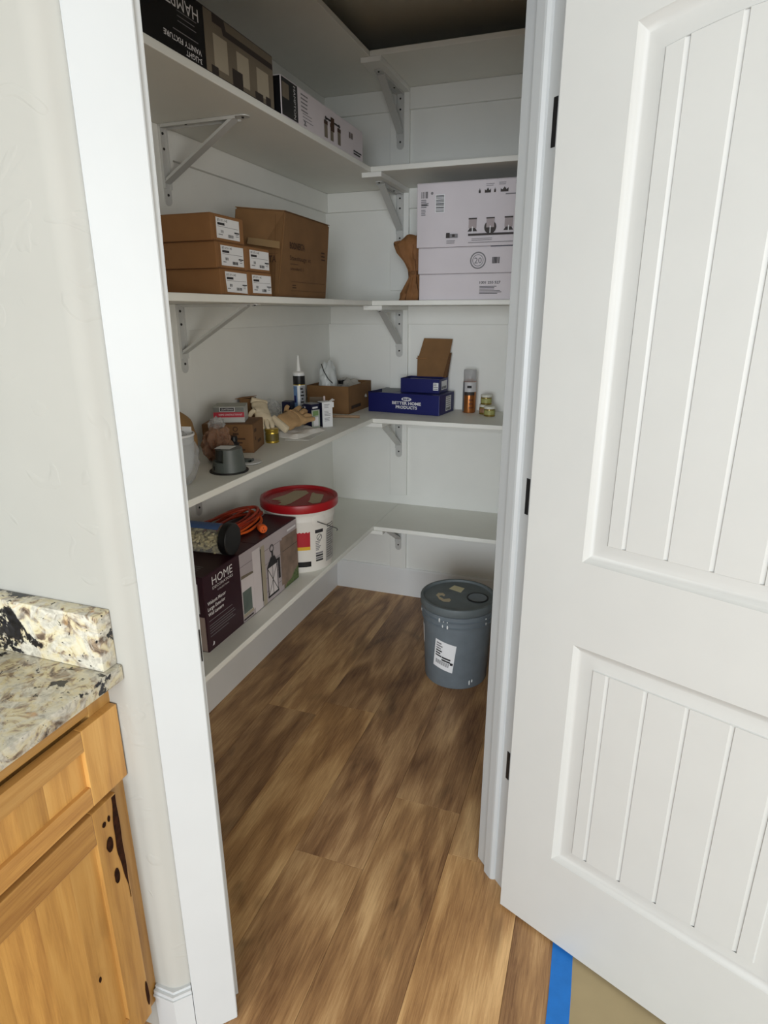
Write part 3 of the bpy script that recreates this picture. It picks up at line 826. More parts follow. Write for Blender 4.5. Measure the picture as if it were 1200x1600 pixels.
# tape strip across the left side
b0_, b1_ = Vector(LC(-1.235, 1.930, 0)), Vector(LC(-1.045, 1.915, 0)); b2_ = Vector(LC(-1.215, 1.965, 0.284))
U = (b1_ - b0_).normalized(); V = (b2_ - b0_); V = (V - U * V.dot(U)).normalized()
f2 = Face(t, b0_, U, V)
f2.polys('tape', [(mat('clear_tape', (150, 122, 84), 0.2), [(0.07, 0.170), (0.198, 0.150), (0.198, 0.172), (0.075, 0.190)])], off=0.005)
f2.text('BODNERTA', 0.070, 0.110, 0.020, INKB, w=0.115, bold=0.03, off=0.005)
f2.polys('flap_line', [(KRAFTE, rect(0.04, 0.135, 0.19, 0.137)), (KRAFTE, rect(0.179, 0.02, 0.1805, 0.255))], off=0.0045)

# --- second shelf, back: white boxes and paper bag ----------------------------------
yf = YE + 0.020
t = carton('light_fixture_box', 'large white box printed with a three-lamp fixture, topmost of the white stack', 'box', (-0.796, yf, z + 0.2045), (-0.150, yf + 0.30, z + 0.4440), WBOX, bev=0.003, lip=False)
f = FY(t, yf)
pr = barcode(INK, -0.778, 1.960, -0.750, 1.984, 8, 4) + [(INKG, p) for p in ring(-0.733, 1.977, 0.0, 0.0055, 12)]
pr += [(LABEL, rect(-0.719, 1.905, -0.680, 1.972))] + barcode(INK, -0.716, 1.908, -0.683, 1.970, 14, 9, True)
pr += lines(INKG, -0.778, -0.746, 1.955, 5, 0.0065, 0.0035, 2) + lines(INK, -0.777, -0.752, 1.937, 1, 0.01, 0.003, 3, 0) + lines(INKG, -0.777, -0.758, 1.918, 4, 0.006, 0.003, 4)
# thumbnails of the one, two and three lamp versions
for u, w in ((-0.540, 0.008), (-0.508, 0.024), (-0.480, 0.007), (-0.443, 0.030), (-0.375, 0.03), (-0.32, 0.04)):
    pr += [(PHOTOD, [(u - w / 2, 1.967), (u + w / 2, 1.967), (u + w / 2, 1.981), (u + w / 4, 1.975), (u, 1.985), (u - w / 4, 1.975), (u - w / 2, 1.979)])]
pr += lines(INKG, -0.515, -0.480, 1.999, 2, 0.006, 0.002, 3) + lines(INKG, -0.465, -0.430, 2.001, 2, 0.006, 0.002, 5) + lines(INKG, -0.400, -0.360, 2.003, 2, 0.006, 0.002, 7)
pr += [(INKG, rect(-0.438, 1.957, -0.33, 1.961))]
# three lamps on a bar
pr += [(PHOTOD, rect(-0.580, 1.814, -0.395, 1.822))]
pr += [(PHOTOD, p) for p in ring(-0.492, 1.843, 0.0, 0.024, 20)]
for u in (-0.563, -0.492, -0.420):
    pr += [(mat('photo_glass', (168, 156, 156), 0.6), rect(u - 0.0155, 1.842, u + 0.0155, 1.877)), (PHOTOD, rect(u - 0.0165, 1.874, u + 0.0165, 1.879)),
           (PHOTOD, [(u - 0.019, 1.830), (u + 0.019, 1.830), (u + 0.011, 1.842), (u - 0.011, 1.842)]), (LABEL, rect(u - 0.0018, 1.822, u + 0.0018, 1.848))]
pr += [(INKG, rect(-0.671, 1.809, -0.622, 1.824)), (PHOTOD, rect(-0.670, 1.809, -0.655, 1.828)), (PHOTOD, rect(-0.645, 1.812, -0.634, 1.822))]
pr += lines(INKG, -0.668, -0.622, 1.800, 3, 0.005, 0.0018, 5) + lines(INKG, -0.565, -0.45, 1.804, 2, 0.006, 0.0018, 6) + lines(INKG, -0.578, -0.40, 1.790, 1, 0.006, 0.0022, 6, 0)
f.polys('printed_picture', pr)
t = carton('white_carton', 'white carton with a round emblem, middle of the white stack', 'box', (-0.788, yf + 0.001, z + 0.1030), (-0.160, yf + 0.30, z + 0.2035), WBOX, bev=0.003, lip=False)
f = FY(t, yf + 0.001)
pr = [(INKG, p) for p in ring(-0.536, 1.722, 0.0275, 0.0325, 28)] + [(INKG, p) for p in ring(-0.536, 1.722, 0.020, 0.0225, 24)]
pr += barcode(INK, -0.478, 1.709, -0.448, 1.733, 9, 5) + [(NAVYD, rect(-0.487, 1.7715, -0.20, 1.7745))]
f.polys('emblem_print', pr)
f.text('20', -0.551, 1.711, 0.022, INKG, w=0.030, bold=0.01)
t = carton('white_carton', 'white carton with a printed number, bottom of the white stack', 'box', (-0.783, yf + 0.002, z), (-0.165, yf + 0.30, z + 0.1020), WBOX, bev=0.003, lip=False)
f = FY(t, yf + 0.002)
f.text('1001 255 527', -0.526, 1.633, 0.010, INK, w=0.085, bold=0.02)
f.polys('fine_print', lines(INK, -0.526, -0.435, 1.624, 6, 0.0055, 0.0022, 12, 0.5), kind='stuff')

# twisted brown paper bag leaning against the white boxes
t = thing('paper_bag', 'crumpled brown paper bag, twisted in the middle, left of the white boxes', 'bag', (-0.858, 2.80, z + 0.0003))
bm = bmesh.new(); rings = []; NS = 40
pf = [(0.000, 0.050, 0.045, 0.0), (0.03, 0.046, 0.040, 0.004), (0.07, 0.030, 0.028, 0.008), (0.10, 0.021, 0.020, 0.012), (0.13, 0.022, 0.022, 0.010), (0.17, 0.034, 0.024, 0.000),
      (0.20, 0.046, 0.022, -0.010), (0.23, 0.058, 0.020, -0.016), (0.258, 0.064, 0.016, -0.016)]
for h, a, b, sx in pf:
    rg = []
    for k in range(NS):
        an = 2 * PI * k / NS
        w = 1 + 0.16 * math.sin(an * 7 + h * 22) + 0.10 * math.sin(an * 13 - h * 40) + 0.12 * noise.noise(Vector((math.cos(an) * 2, math.sin(an) * 2, h * 14)))
        zz = h + (0.012 * math.sin(an * 3) - 0.030 * (math.cos(an) < -0.2) * 0 + 0.022 * math.cos(an) if h > 0.24 else 0)
        rg.append(bm.verts.new((sx + a * math.cos(an) * w, b * math.sin(an) * w, zz)))
    rings.append(rg)
for x_, y_ in zip(rings, rings[1:]):
    for k in range(NS): bm.faces.new((x_[k], x_[(k + 1) % NS], y_[(k + 1) % NS], y_[k]))
bm.faces.new(rings[0][::-1])
bmesh.ops.recalc_face_normals(bm, faces=bm.faces)
q = MB(); q.merge(bm); o = q.build('paper', mat('brown_paper', (142, 98, 58), 0.8, var=0.18, vscale=24, bump=0.5, bscale=70), t, True)
so = o.modifiers.new('thick', 'SOLIDIFY'); so.thickness = 0.0012
q = MB(); q.lathe([(0.022, 0.108), (0.0245, 0.112), (0.0245, 0.120), (0.022, 0.124)], 0.011, 0, 20); q.build('twist_band', mat('brown_paper_band', (120, 82, 48), 0.8), t, True)

# --- middle shelf, left ------------------------------------------------------------
z = ZT[3]
# bell glass shade in a clear bag, partly behind the door frame
t = thing('glass_shade', 'bell-shaped glass lamp shade wrapped in a clear bag at the near shelf end', 'lamp shade', (-1.122, 1.405, z + 0.0003))
q = MB(); q.lathe([(0.012, 0.012), (0.030, 0.016), (0.046, 0.034), (0.055, 0.062), (0.059, 0.10), (0.060, 0.142), (0.0575, 0.142), (0.056, 0.10), (0.052, 0.064), (0.043, 0.037), (0.028, 0.0195), (0.012, 0.015)], 0, 0, 40)
q.build('glass', GLASS, t, True)
q = MB(); q.lathe([(0.0605, 0.139), (0.0625, 0.140), (0.0625, 0.145), (0.0605, 0.146), (0.0580, 0.143)], 0, 0, 40); q.build('rim', mat('rim_white', (222, 222, 222), 0.3), t, True)
q = MB(); q.lathe([(0, 0.0), (0.018, 0.0), (0.020, 0.004), (0.012, 0.012), (0, 0.013)], 0.03, -0.045, 16)
q.build('fitter', mat('fitter_grey', (74, 76, 74), 0.5), t, True)
q = MB(); q.blob((0.004, -0.004, 0.072), (0.068, 0.066, 0.085), 0.10, 3.2, 4, 3, flat=0.0015); q.build('clear_bag', PLASTIC, t, True)
q = MB(); q.box((0.018, 0.030, 0.135), (0.046, 0.0315, 0.160), rot=Matrix.Rotation(R(12), 3, 'Z')); q.build('tag_card', LABEL, t)
# kraft bag behind it
t = thing('kraft_bag', 'rounded tan kraft paper bag behind the glass shade', 'bag', (-1.250, 1.556, z + 0.0003))
q = MB(); q.blob((0, 0, 0.086), (0.074, 0.084, 0.092), 0.10, 1.6, 4, 8, flat=0.0005, power=0.9); q.build('paper', mat('tan_paper', (156, 120, 74), 0.85, var=0.08, vscale=12, bump=0.3, bscale=40), t, True)
q = MB(); q.box((-0.006, 0.062, 0.118), (0.010, 0.084, 0.134), bev=0.003); q.build('clip', BLACK, t)
# clear bag with brown contents
t = thing('brown_filled_bag', 'clear plastic bag of brown parts between glass shade and kraft carton', 'bag', (-1.178, 1.700, z + 0.0003))
q = MB(); q.blob((0, 0.0, 0.048), (0.036, 0.050, 0.050), 0.35, 3.0, 4, 5, flat=0.001); q.build('contents', mat('brown_parts', (96, 56, 40), 0.6, var=0.4, vscale=50), t, True)
q = MB(); q.blob((0, 0.0, 0.054), (0.040, 0.055, 0.058), 0.30, 3.4, 4, 5, flat=0.0006); q.build('clear_film', PLASTIC2, t, True)
q = MB(); q.blob((-0.005, 0.012, 0.118), (0.020, 0.034, 0.020), 0.5, 3.4, 3, 6); q.build('bag_neck', PLASTIC, t, True)
# grey plastic housing
t = thing('grey_housing', 'dark grey round plastic housing with a stepped side and top sticker', 'housing', (-1.066, 1.588, z + 0.0003))
DG2 = mat('housing_grey', (82, 88, 84), 0.45, var=0.06); DG3 = mat('housing_dark', (46, 49, 47), 0.5)
q = MB(); q.lathe([(0, 0), (0.0585, 0), (0.0595, 0.002), (0.0585, 0.004), (0.050, 0.0042), (0, 0.0042)], 0, 0, 40); q.build('flange', mat('flange_black', (26, 27, 26), 0.5), t, True)
q = MB()
n_ = 30
def drum(a0, a1, r0, r1, z0, z1):
    p0 = [(r0 * math.cos(a0 + (a1 - a0) * k / n_), r0 * math.sin(a0 + (a1 - a0) * k / n_), z0) for k in range(n_ + 1)]
    p1 = [(r1 * math.cos(a0 + (a1 - a0) * k / n_), r1 * math.sin(a0 + (a1 - a0) * k / n_), z1) for k in range(n_ + 1)]
    b = bmesh.new(); v0 = [b.verts.new(p) for p in p0]; v1 = [b.verts.new(p) for p in p1]
    b.faces.new(v0[::-1]); b.faces.new(v1)
    for i in range(n_ + 1): b.faces.new((v0[i], v0[(i + 1) % (n_ + 1)], v1[(i + 1) % (n_ + 1)], v1[i]))
    bmesh.ops.recalc_face_normals(b, faces=b.faces); q.merge(b)
drum(R(-75), R(175), 0.052, 0.043, 0.004, 0.072)
drum(R(175), R(285), 0.051, 0.047, 0.004, 0.034)
q.build('drum', DG2, t, True)
q = MB(); drum(R(176), R(284), 0.039, 0.036, 0.037, 0.070); q.box((-0.030, -0.030, 0.034), (-0.008, -0.010, 0.038)); q.build('inner_drum', DG3, t, True)
q = MB(); q.box((-0.034, -0.020, 0.0722), (0.016, 0.026, 0.0727), rot=Matrix.Rotation(R(8), 3, 'Z')); q.build('sticker', LABEL, t)
q = MB(); q.box((-0.006, -0.052, 0.010), (-0.003, -0.049, 0.022), rot=Matrix.Rotation(R(-20), 3, 'Z')); q.build('slot', BLACK, t)
# cover disc with grey bracket
t = thing('cover_disc', 'flat white round cover with a small grey clip, beside the grey housing', 'cover', (-1.068, 1.706, z + 0.0003))
q = MB(); q.lathe([(0, 0.0), (0.040, 0.0), (0.041, 0.0008), (0.041, 0.0016)], 0, 0, 36); q.build('gasket', BLACK, t, True)
q = MB(); q.lathe([(0.041, 0.0017), (0.0405, 0.0034), (0.034, 0.0042), (0, 0.0042)], 0, 0, 36); q.build('disc', mat('cover_white', (222, 222, 220), 0.4), t, True)
q = MB(); q.box((-0.024, -0.018, 0.0043), (0.014, -0.006, 0.0155), bev=0.001); q.box((0.008, -0.018, 0.0043), (0.014, 0.010, 0.0125), bev=0.001); q.build('clip', DG2, t)
# black screw cap bottle
t = thing('black_bottle', 'tiny black bottle standing behind the grey housing', 'bottle', (-1.165, 1.776, z + 0.0003))
q = MB(); q.lathe([(0, 0), (0.017, 0), (0.018, 0.003), (0.018, 0.042), (0.011, 0.050), (0.011, 0.054), (0, 0.054)], 0, 0, 24); q.build('bottle_body', mat('bottle_black', (22, 22, 26), 0.35), t, True)
q = MB(); q.lathe([(0.0125, 0.051), (0.0125, 0.066), (0.011, 0.068), (0, 0.068)], 0, 0, 24); q.build('cap', BLACK, t, True)
# printed kraft carton and tool kit box on top
ra = R(17)
t = thing('printed_kraft_carton', 'small kraft carton with dark printing, under the red-striped box', 'carton', (-1.232, 1.884, z + 0.0003), ra)
q = MB(); q.box((-0.088, -0.078, 0), (0.088, 0.078, 0.098), bev=0.002); q.build('body', mat('kraft_warm', (118, 84, 50), 0.8, var=0.08), t)
for s_ in (-1, 1):
    q = MB(); q.box((-0.087, min(0.001 * s_, 0.077 * s_), 0.0982), (0.087, max(0.001 * s_, 0.077 * s_), 0.0995), bev=0.0003); q.build('top_flap', mat('kraft_warm', (0, 0, 0)), t)
f = Face(t, (0, -0.078, 0), (1, 0, 0), (0, 0, 1))
f.polys('ink_print', lines(INKB, -0.005, 0.060, 0.052, 1, 0.01, 0.006, 1, 0) + lines(INKB, 0.002, 0.050, 0.038, 1, 0.01, 0.005, 2, 0) + lines(INKB, 0.006, 0.045, 0.026, 1, 0.01, 0.004, 3, 0)
        + lines(INKB, 0.0, 0.058, 0.014, 1, 0.01, 0.006, 4, 0) + [(INKB, rect(0.018, 0.062, 0.038, 0.070))] + [(INKB, p) for p in ring(0.028, 0.083, 0.006, 0.009, 14)])
f = Face(t, (0.088, 0, 0), (0, 1, 0), (0, 0, 1))
f.polys('ink_print', lines(INKB, -0.062, -0.030, 0.080, 1, 0.01, 0.012, 1, 0) + [(INKB, rect(-0.055, 0.040, -0.045, 0.052)), (INKB, rect(-0.02, 0.025, 0.03, 0.035))])
zt2 = z + 0.1002
t = thing('tool_kit_box', 'grey box with a red stripe lying on the printed kraft carton', 'box', (-1.236, 1.880, zt2), R(24))
RB = mat('kit_grey', (112, 114, 108), 0.5, var=0.05); RBL = mat('kit_silver', (186, 186, 182), 0.45); RED = mat('kit_red', (176, 40, 58), 0.45)
q = MB(); q.box((-0.053, -0.045, 0.0), (0.053, 0.045, 0.053), bev=0.0015); q.build('body', RBL, t)
q = MB(); q.box((-0.0535, -0.0455, 0.0532), (0.0535, 0.0455, 0.0560), bev=0.0008); q.build('lid', mat('kit_lid', (150, 150, 138), 0.5), t)
f = Face(t, (0, -0.045, 0), (1, 0, 0), (0, 0, 1))
f.polys('stripe_print', [(RB, rect(-0.0525, 0.036, 0.0525, 0.0525)), (RED, rect(-0.0525, 0.018, 0.0525, 0.036)), (WHITEINK, rect(-0.031, 0.038, 0.021, 0.053)), (INK, rect(-0.029, 0.0395, 0.019, 0.0515))])
f.text('CRAFTSMAN', -0.0255, 0.0425, 0.006, WHITEINK, w=0.041, off=0.0016)
f.text('HOME CONSTRUCTION KIT', -0.034, 0.0245, 0.006, WHITEINK, w=0.080, off=0.0014)
# little open brown box against the wall
t = thing('open_flap_box', 'tiny dark brown box with its lid flap bent open, behind the red-striped box', 'box', (-1.330, 2.150, z + 0.0003), R(6))
q = MB(); q.box((-0.022, -0.030, 0), (0.022, 0.030, 0.142), bev=0.001); q.build('body', KRAFT2, t)
q = MB(); q.box((-0.024, -0.032, 0.1425), (0.040, 0.034, 0.1440), rot=Matrix.Rotation(R(-7), 3, 'Y')); q.build('lid_flap', KRAFT, t)

# tin
def tin(label, loc, r, h, m_body, m_lid, group=None, band=None):
    t = thing('small_tin' if m_body is GOLD else 'small_jar', label, 'tin' if m_body is GOLD else 'jar', loc, 0, group)
    q = MB(); q.lathe([(0, 0), (r, 0), (r * 1.03, 0.001), (r * 1.03, 0.003), (r, 0.004), (r, h - 0.014), (r * 0.98, h - 0.012), (0, h - 0.012)], 0, 0, 32); q.build('tin_body' if m_body is GOLD else 'jar_body', m_body, t, True)
    q = MB(); q.lathe([(0, h), (r * 0.96, h), (r * 1.04, h - 0.002), (r * 1.04, h - 0.010), (r * 1.0, h - 0.0115), (0, h - 0.0115)], 0, 0, 32); q.build('lid', m_lid, t, True)
    if band:
        q = MB(); q.lathe([(r + 0.0003, 0.008), (r + 0.0007, 0.0085), (r + 0.0007, h - 0.018), (r + 0.0003, h - 0.0175)], 0, 0, 32); q.build('label_band', band, t, True)
    return t
tin('gold tin with a dark olive band beside the printed kraft carton', (-1.158, 2.022, z + 0.0003), 0.0245, 0.052, GOLD, GOLD, None, mat('olive_label', (98, 84, 26), 0.5, var=0.2, vscale=60))
# work gloves: palm and five fingers, lying on rags
def glove(name, label, loc, rz, m, cuffm, scale=1.0, curl=0.0, flip=1):
    t = thing(name, label, 'glove', loc, rz)
    bm = bmesh.new(); sk = bm.verts.layers.skin.verify()
    def chain(pts, root=None):
        pv = root
        for p, r in pts:
            v = bm.verts.new([c * scale for c in p]); v[sk].radius = (r[0] * scale, r[1] * scale)
            if pv is not None: bm.edges.new((pv, v))
            pv = v
        return pv
    root = bm.verts.new((0, 0, 0.020 * scale)); root[sk].radius = (0.044 * scale, 0.022 * scale); root[sk].use_root = True
    wrist = bm.verts.new((-0.055 * scale, 0, 0.019 * scale)); wrist[sk].radius = (0.042 * scale, 0.020 * scale); bm.edges.new((root, wrist))
    cuff = bm.verts.new((-0.100 * scale, 0, 0.021 * scale)); cuff[sk].radius = (0.052 * scale, 0.022 * scale); bm.edges.new((wrist, cuff))
    kn = bm.verts.new((0.035 * scale, 0, 0.020 * scale)); kn[sk].radius = (0.046 * scale, 0.019 * scale); bm.edges.new((root, kn))
    for i, (yy, L) in enumerate(((-0.036, 0.060), (-0.012, 0.074), (0.012, 0.070), (0.034, 0.054))):
        b = 0.0125
        chain([((0.052, yy * flip * 0.9, 0.019), (b, b * 0.8)), ((0.052 + L * 0.5, yy * flip * 1.1, 0.020 + curl * 0.3), (b, b * 0.8)), ((0.052 + L, yy * flip * 1.25, 0.016 + curl * (0.2 + 0.3 * (i % 2))), (b * 0.85, b * 0.7))], kn)
    chain([((0.000, -0.045 * flip, 0.018), (0.012, 0.010)), ((0.030, -0.066 * flip, 0.020), (0.011, 0.009)), ((0.052, -0.074 * flip, 0.017), (0.009, 0.008))], root)
    me = bpy.data.meshes.new('g'); bm.to_mesh(me); bm.free()
    o = bpy.data.objects.new('g', me); C.objects.link(o)
    o.modifiers.new('s', 'SKIN').use_smooth_shade = True
    ss = o.modifiers.new('ss', 'SUBSURF'); ss.levels = 2; ss.render_levels = 2
    dg = bpy.context.evaluated_depsgraph_get(); em = bpy.data.meshes.new_from_object(o.evaluated_get(dg))
    bpy.data.objects.remove(o)
    for v in em.vertices:
        n0 = noise.noise(Vector(v.co) * 28 + Vector((rz, 0, 0))); v.co.z += 0.006 * n0; v.co.y += 0.003 * noise.noise(Vector(v.co) * 40)
        if v.co.z < 0.001: v.co.z = 0.001
    em.materials.clear(); em.materials.append(m)
    g = bpy.data.objects.new('glove_shell', em); C.objects.link(g); g.parent = t
    q = MB(); q.box((-0.118 * scale, -0.043 * scale, 0.006 * scale), (-0.098 * scale, 0.043 * scale, 0.036 * scale), bev=0.006 * scale); q.build('cuff', cuffm, t, True)
    return t
GT = mat('glove_leather', (188, 152, 108), 0.8, var=0.12, vscale=18, bump=0.4, bscale=120)
GC = mat('glove_cotton', (222, 206, 176), 0.9, var=0.05, bump=0.4, bscale=200)
RAG = mat('white_rag', (232, 228, 220), 0.9, var=0.03, bump=0.3, bscale=160)
def rag(name, label, cat, loc, sx, sy, h, rz, seed, m):
    t = thing(name, label, cat, loc, rz)
    n = 26; bm = bmesh.new(); g = [[None] * (n + 1) for _ in range(n + 1)]
    for i in range(n + 1):
        for j in range(n + 1):
            u, v = i / n - 0.5, j / n - 0.5
            e = 1 - max(abs(u), abs(v)) * 2
            zz = 0.0018 + h * min(1, e * 5 + 0.12) * (0.72 + 0.42 * noise.noise(Vector((u * 3, v * 3, seed))) + 0.12 * noise.noise(Vector((u * 11, v * 11, seed))))
            g[i][j] = bm.verts.new((u * sx + 0.012 * noise.noise(Vector((v * 3, 0, seed))), v * sy + 0.012 * noise.noise(Vector((u * 3, 5, seed))), max(0.0008, zz)))
    for i in range(n):
        for j in range(n): bm.faces.new((g[i][j], g[i + 1][j], g[i + 1][j + 1], g[i][j + 1]))
    # under side
    bord = [g[i][0] for i in range(n + 1)] + [g[n][j] for j in range(1, n + 1)] + [g[i][n] for i in range(n - 1, -1, -1)] + [g[0][j] for j in range(n - 1, 0, -1)]
    low = [bm.verts.new((v.co.x, v.co.y, 0)) for v in bord]
    for i in range(len(bord)): bm.faces.new((bord[i], low[i], low[(i + 1) % len(bord)], bord[(i + 1) % len(bord)]))
    bm.faces.new(low)
    bmesh.ops.recalc_face_normals(bm, faces=bm.faces)
    q = MB(); q.merge(bm); q.build('cloth', m, t, True)
    return t
rag('folded_rag', 'folded white cloth lying flat under the two gloves', 'cloth', (-1.150, 2.205, z + 0.0003), 0.135, 0.200, 0.020, R(-8), 2.2, RAG)
q = MB(); q.hull8([(-1.130, 2.070, z + 0.0002), (-1.042, 2.095, z + 0.0002), (-1.050, 2.235, z + 0.0002), (-1.118, 2.242, z + 0.0002)], [(-1.130, 2.070, z + 0.0016), (-1.042, 2.095, z + 0.0016), (-1.050, 2.235, z + 0.0022), (-1.118, 2.242, z + 0.0016)])
tag(q.build('plastic_sheet', mat('white_sheet', (226, 226, 222), 0.35)), 'thin white plastic sheet sticking out from under the folded cloth', 'sheet')
gl = glove('work_glove', 'cream cotton work glove with fingers hanging over the gold tin', (-1.230, 2.072, z + 0.084), R(-58), GC, GC, 0.76, -0.01, 1)
gl.rotation_euler = (R(-18), R(24), R(-52))
gl = glove('leather_glove', 'tan leather work glove lying on the folded white cloth', (-1.160, 2.190, z + 0.048), R(200), GT, GC, 0.92, 0.012, -1)
gl.rotation_euler = (R(34), R(-4), R(84))
# clump of clear bag behind the gloves
t = thing('clear_bag', 'small scrunched clear plastic bag behind the tan glove', 'bag', (-1.305, 2.290, z + 0.0003))
q = MB(); q.blob((0, 0, 0.052), (0.036, 0.045, 0.058), 0.4, 3.2, 4, 12, flat=0.0006); q.build('film', PLASTIC, t, True)
# caulk tube
t = thing('caulk_tube', 'upright caulk tube with a white nozzle and black and blue label', 'tube', (-1.236, 2.413, z + 0.0003), R(10))
q = MB(); q.lathe([(0, 0), (0.0245, 0), (0.025, 0.002), (0.025, 0.212), (0.024, 0.216), (0, 0.216)], 0, 0, 32); q.build('barrel', mat('tube_white', (226, 228, 228), 0.35), t, True)
q = MB(); q.lathe([(0.0253, 0.172), (0.0255, 0.173), (0.0255, 0.206), (0.0253, 0.207)], 0, 0, 32); q.build('black_band', BLACK, t, True)
def cpatch(t, name, r0, r1, z0, z1, a0, a1, m, n=14, cx=0, cy=0):
    me = bpy.data.meshes.new(name); vs = []; fs = []
    for k in range(n + 1):
        a = a0 + (a1 - a0) * k / n
        vs += [(cx + r0 * math.cos(a), cy + r0 * math.sin(a), z0), (cx + r1 * math.cos(a), cy + r1 * math.sin(a), z1)]
    for k in range(n): fs.append((2 * k, 2 * k + 2, 2 * k + 3, 2 * k + 1))
    me.from_pydata(vs, [], fs); me.materials.append(m)
    for p in me.polygons: p.use_smooth = True
    o = bpy.data.objects.new(name, me); C.objects.link(o); o.parent = t; return o
cpatch(t, 'blue_label', 0.0256, 0.0256, 0.055, 0.165, R(-150), R(-95), mat('tube_blue', (96, 128, 168), 0.4, var=0.3, vscale=40))
cpatch(t, 'grey_label', 0.0256, 0.0256, 0.030, 0.165, R(-70), R(-10), mat('tube_grey', (150, 152, 156), 0.4, var=0.15, vscale=60))
for k in range(9): cpatch(t, 'label_print', 0.0259, 0.0259, 0.038 + 0.014 * k, 0.045 + 0.014 * k, R(-64 + (k % 2) * 8), R(-26 - (k % 3) * 6), INK)
cpatch(t, 'emblem', 0.0259, 0.0259, 0.095, 0.125, R(-140), R(-108), NAVY)
cpatch(t, 'gold_ring', 0.0258, 0.0258, 0.168, 0.172, R(-180), R(180), GOLD, 30)
q = MB(); q.lathe([(0.0252, 0.214), (0.0252, 0.220), (0.019, 0.224), (0.010, 0.226), (0.0085, 0.232), (0.0035, 0.289), (0, 0.291)], 0, 0, 24); q.build('nozzle', mat('nozzle_white', (234, 234, 230), 0.35), t, True)
# navy boxes
t = thing('navy_box', 'plain navy box half hidden behind the tan glove', 'box', (-1.262, 2.355, z + 0.0003), R(8))
q = MB(); q.box((-0.020, -0.024, 0), (0.020, 0.024, 0.104), bev=0.001); q.build('body', NAVYD, t)
q = MB(); q.box((-0.0205, -0.0245, 0.1042), (0.0205, 0.0245, 0.1052)); q.build('lid', NAVYD, t)
t = thing('bulb_box', 'navy box with a green and white front panel, before the caulk tube', 'box', (-1.142, 2.330, z + 0.0003), R(-24))
q = MB(); q.box((-0.0255, -0.0225, 0), (0.0255, 0.0225, 0.104), bev=0.001); q.build('body', NAVYD, t)
q = MB(); q.box((-0.026, -0.023, 0.1042), (0.026, 0.023, 0.1054), bev=0.0004); q.build('lid', mat('box_top_grey', (150, 150, 150), 0.5), t)
f = Face(t, (0, -0.0225, 0), (1, 0, 0), (0, 0, 1))
GRN = mat('leaf_green', (120, 150, 96), 0.5); PALE = mat('pale_panel', (176, 184, 172), 0.4)
f.polys('panel_print', [(WHITEINK, rect(-0.018, 0.086, -0.010, 0.092))] + lines(INKG, -0.018, 0.010, 0.078, 6, 0.009, 0.002, 3))
f = Face(t, (0.0255, 0, 0), (0, 1, 0), (0, 0, 1))
f.polys('panel_print', [(PALE, rect(-0.0215, 0.004, 0.0215, 0.080)), (GRN, rect(-0.015, 0.056, 0.015, 0.076)), (WHITEINK, rect(-0.012, 0.012, 0.014, 0.050)), (WHITEINK, rect(-0.016, 0.086, 0.012, 0.093))])
t = thing('bulb_box', 'narrow white box with fine print and torn corner, right of the navy box', 'box', (-1.108, 2.392, z + 0.0003), R(-38))
q = MB(); q.box((-0.021, -0.024, 0), (0.021, 0.024, 0.106), bev=0.001); q.build('body', LABEL, t)
q = MB(); q.hull8([(0.004, 0.016, 0.1062), (0.021, 0.016, 0.1062), (0.030, 0.030, 0.112), (0.008, 0.030, 0.116)], [(0.004, 0.016, 0.1070), (0.021, 0.016, 0.1070), (0.031, 0.031, 0.113), (0.008, 0.031, 0.117)]); q.box((0.0212, 0.010, 0.082), (0.0222, 0.030, 0.104)); q.build('torn_flap', LABEL, t)
f = Face(t, (0, -0.024, 0), (1, 0, 0), (0, 0, 1)); f.polys('dark_side', [(NAVYD, rect(-0.0205, 0.002, 0.0205, 0.104))])
f = Face(t, (0.021, 0, 0), (0, 1, 0), (0, 0, 1))
f.polys('fine_print', lines(INKG, -0.015, 0.012, 0.096, 3, 0.006, 0.002, 1) + lines(INKG, -0.015, 0.014, 0.068, 4, 0.006, 0.002, 2) + lines(INKG, -0.015, 0.012, 0.040, 3, 0.006, 0.002, 3), kind='stuff')
# bristle brush lying on the narrow boxes' far side
t = thing('bristle_brush', 'small beige bristle brush standing behind the navy and green box', 'brush', (-1.170, 2.440, z + 0.0003), R(20))
q = MB(); q.box((-0.030, -0.006, 0), (0.030, 0.006, 0.088), bev=0.002); q.build('block', mat('brush_wood', (150, 140, 124), 0.6), t)
q = MB()
for k in range(20):
    for j in range(2): q.tube([(-0.028 + k * 0.0029, -0.003 + 0.006 * j, 0.088), (-0.028 + k * 0.0029, -0.003 + 0.006 * j, 0.116)], 0.0007, 4)
tag(q.build('bristles', mat('bristle', (132, 124, 110), 0.7), t), kind='stuff')
q = MB(); q.box((0.0305, -0.005, 0.0), (0.0375, 0.005, 0.120), bev=0.002); q.build('end_cap', mat('cap_pink', (226, 208, 204), 0.5), t)
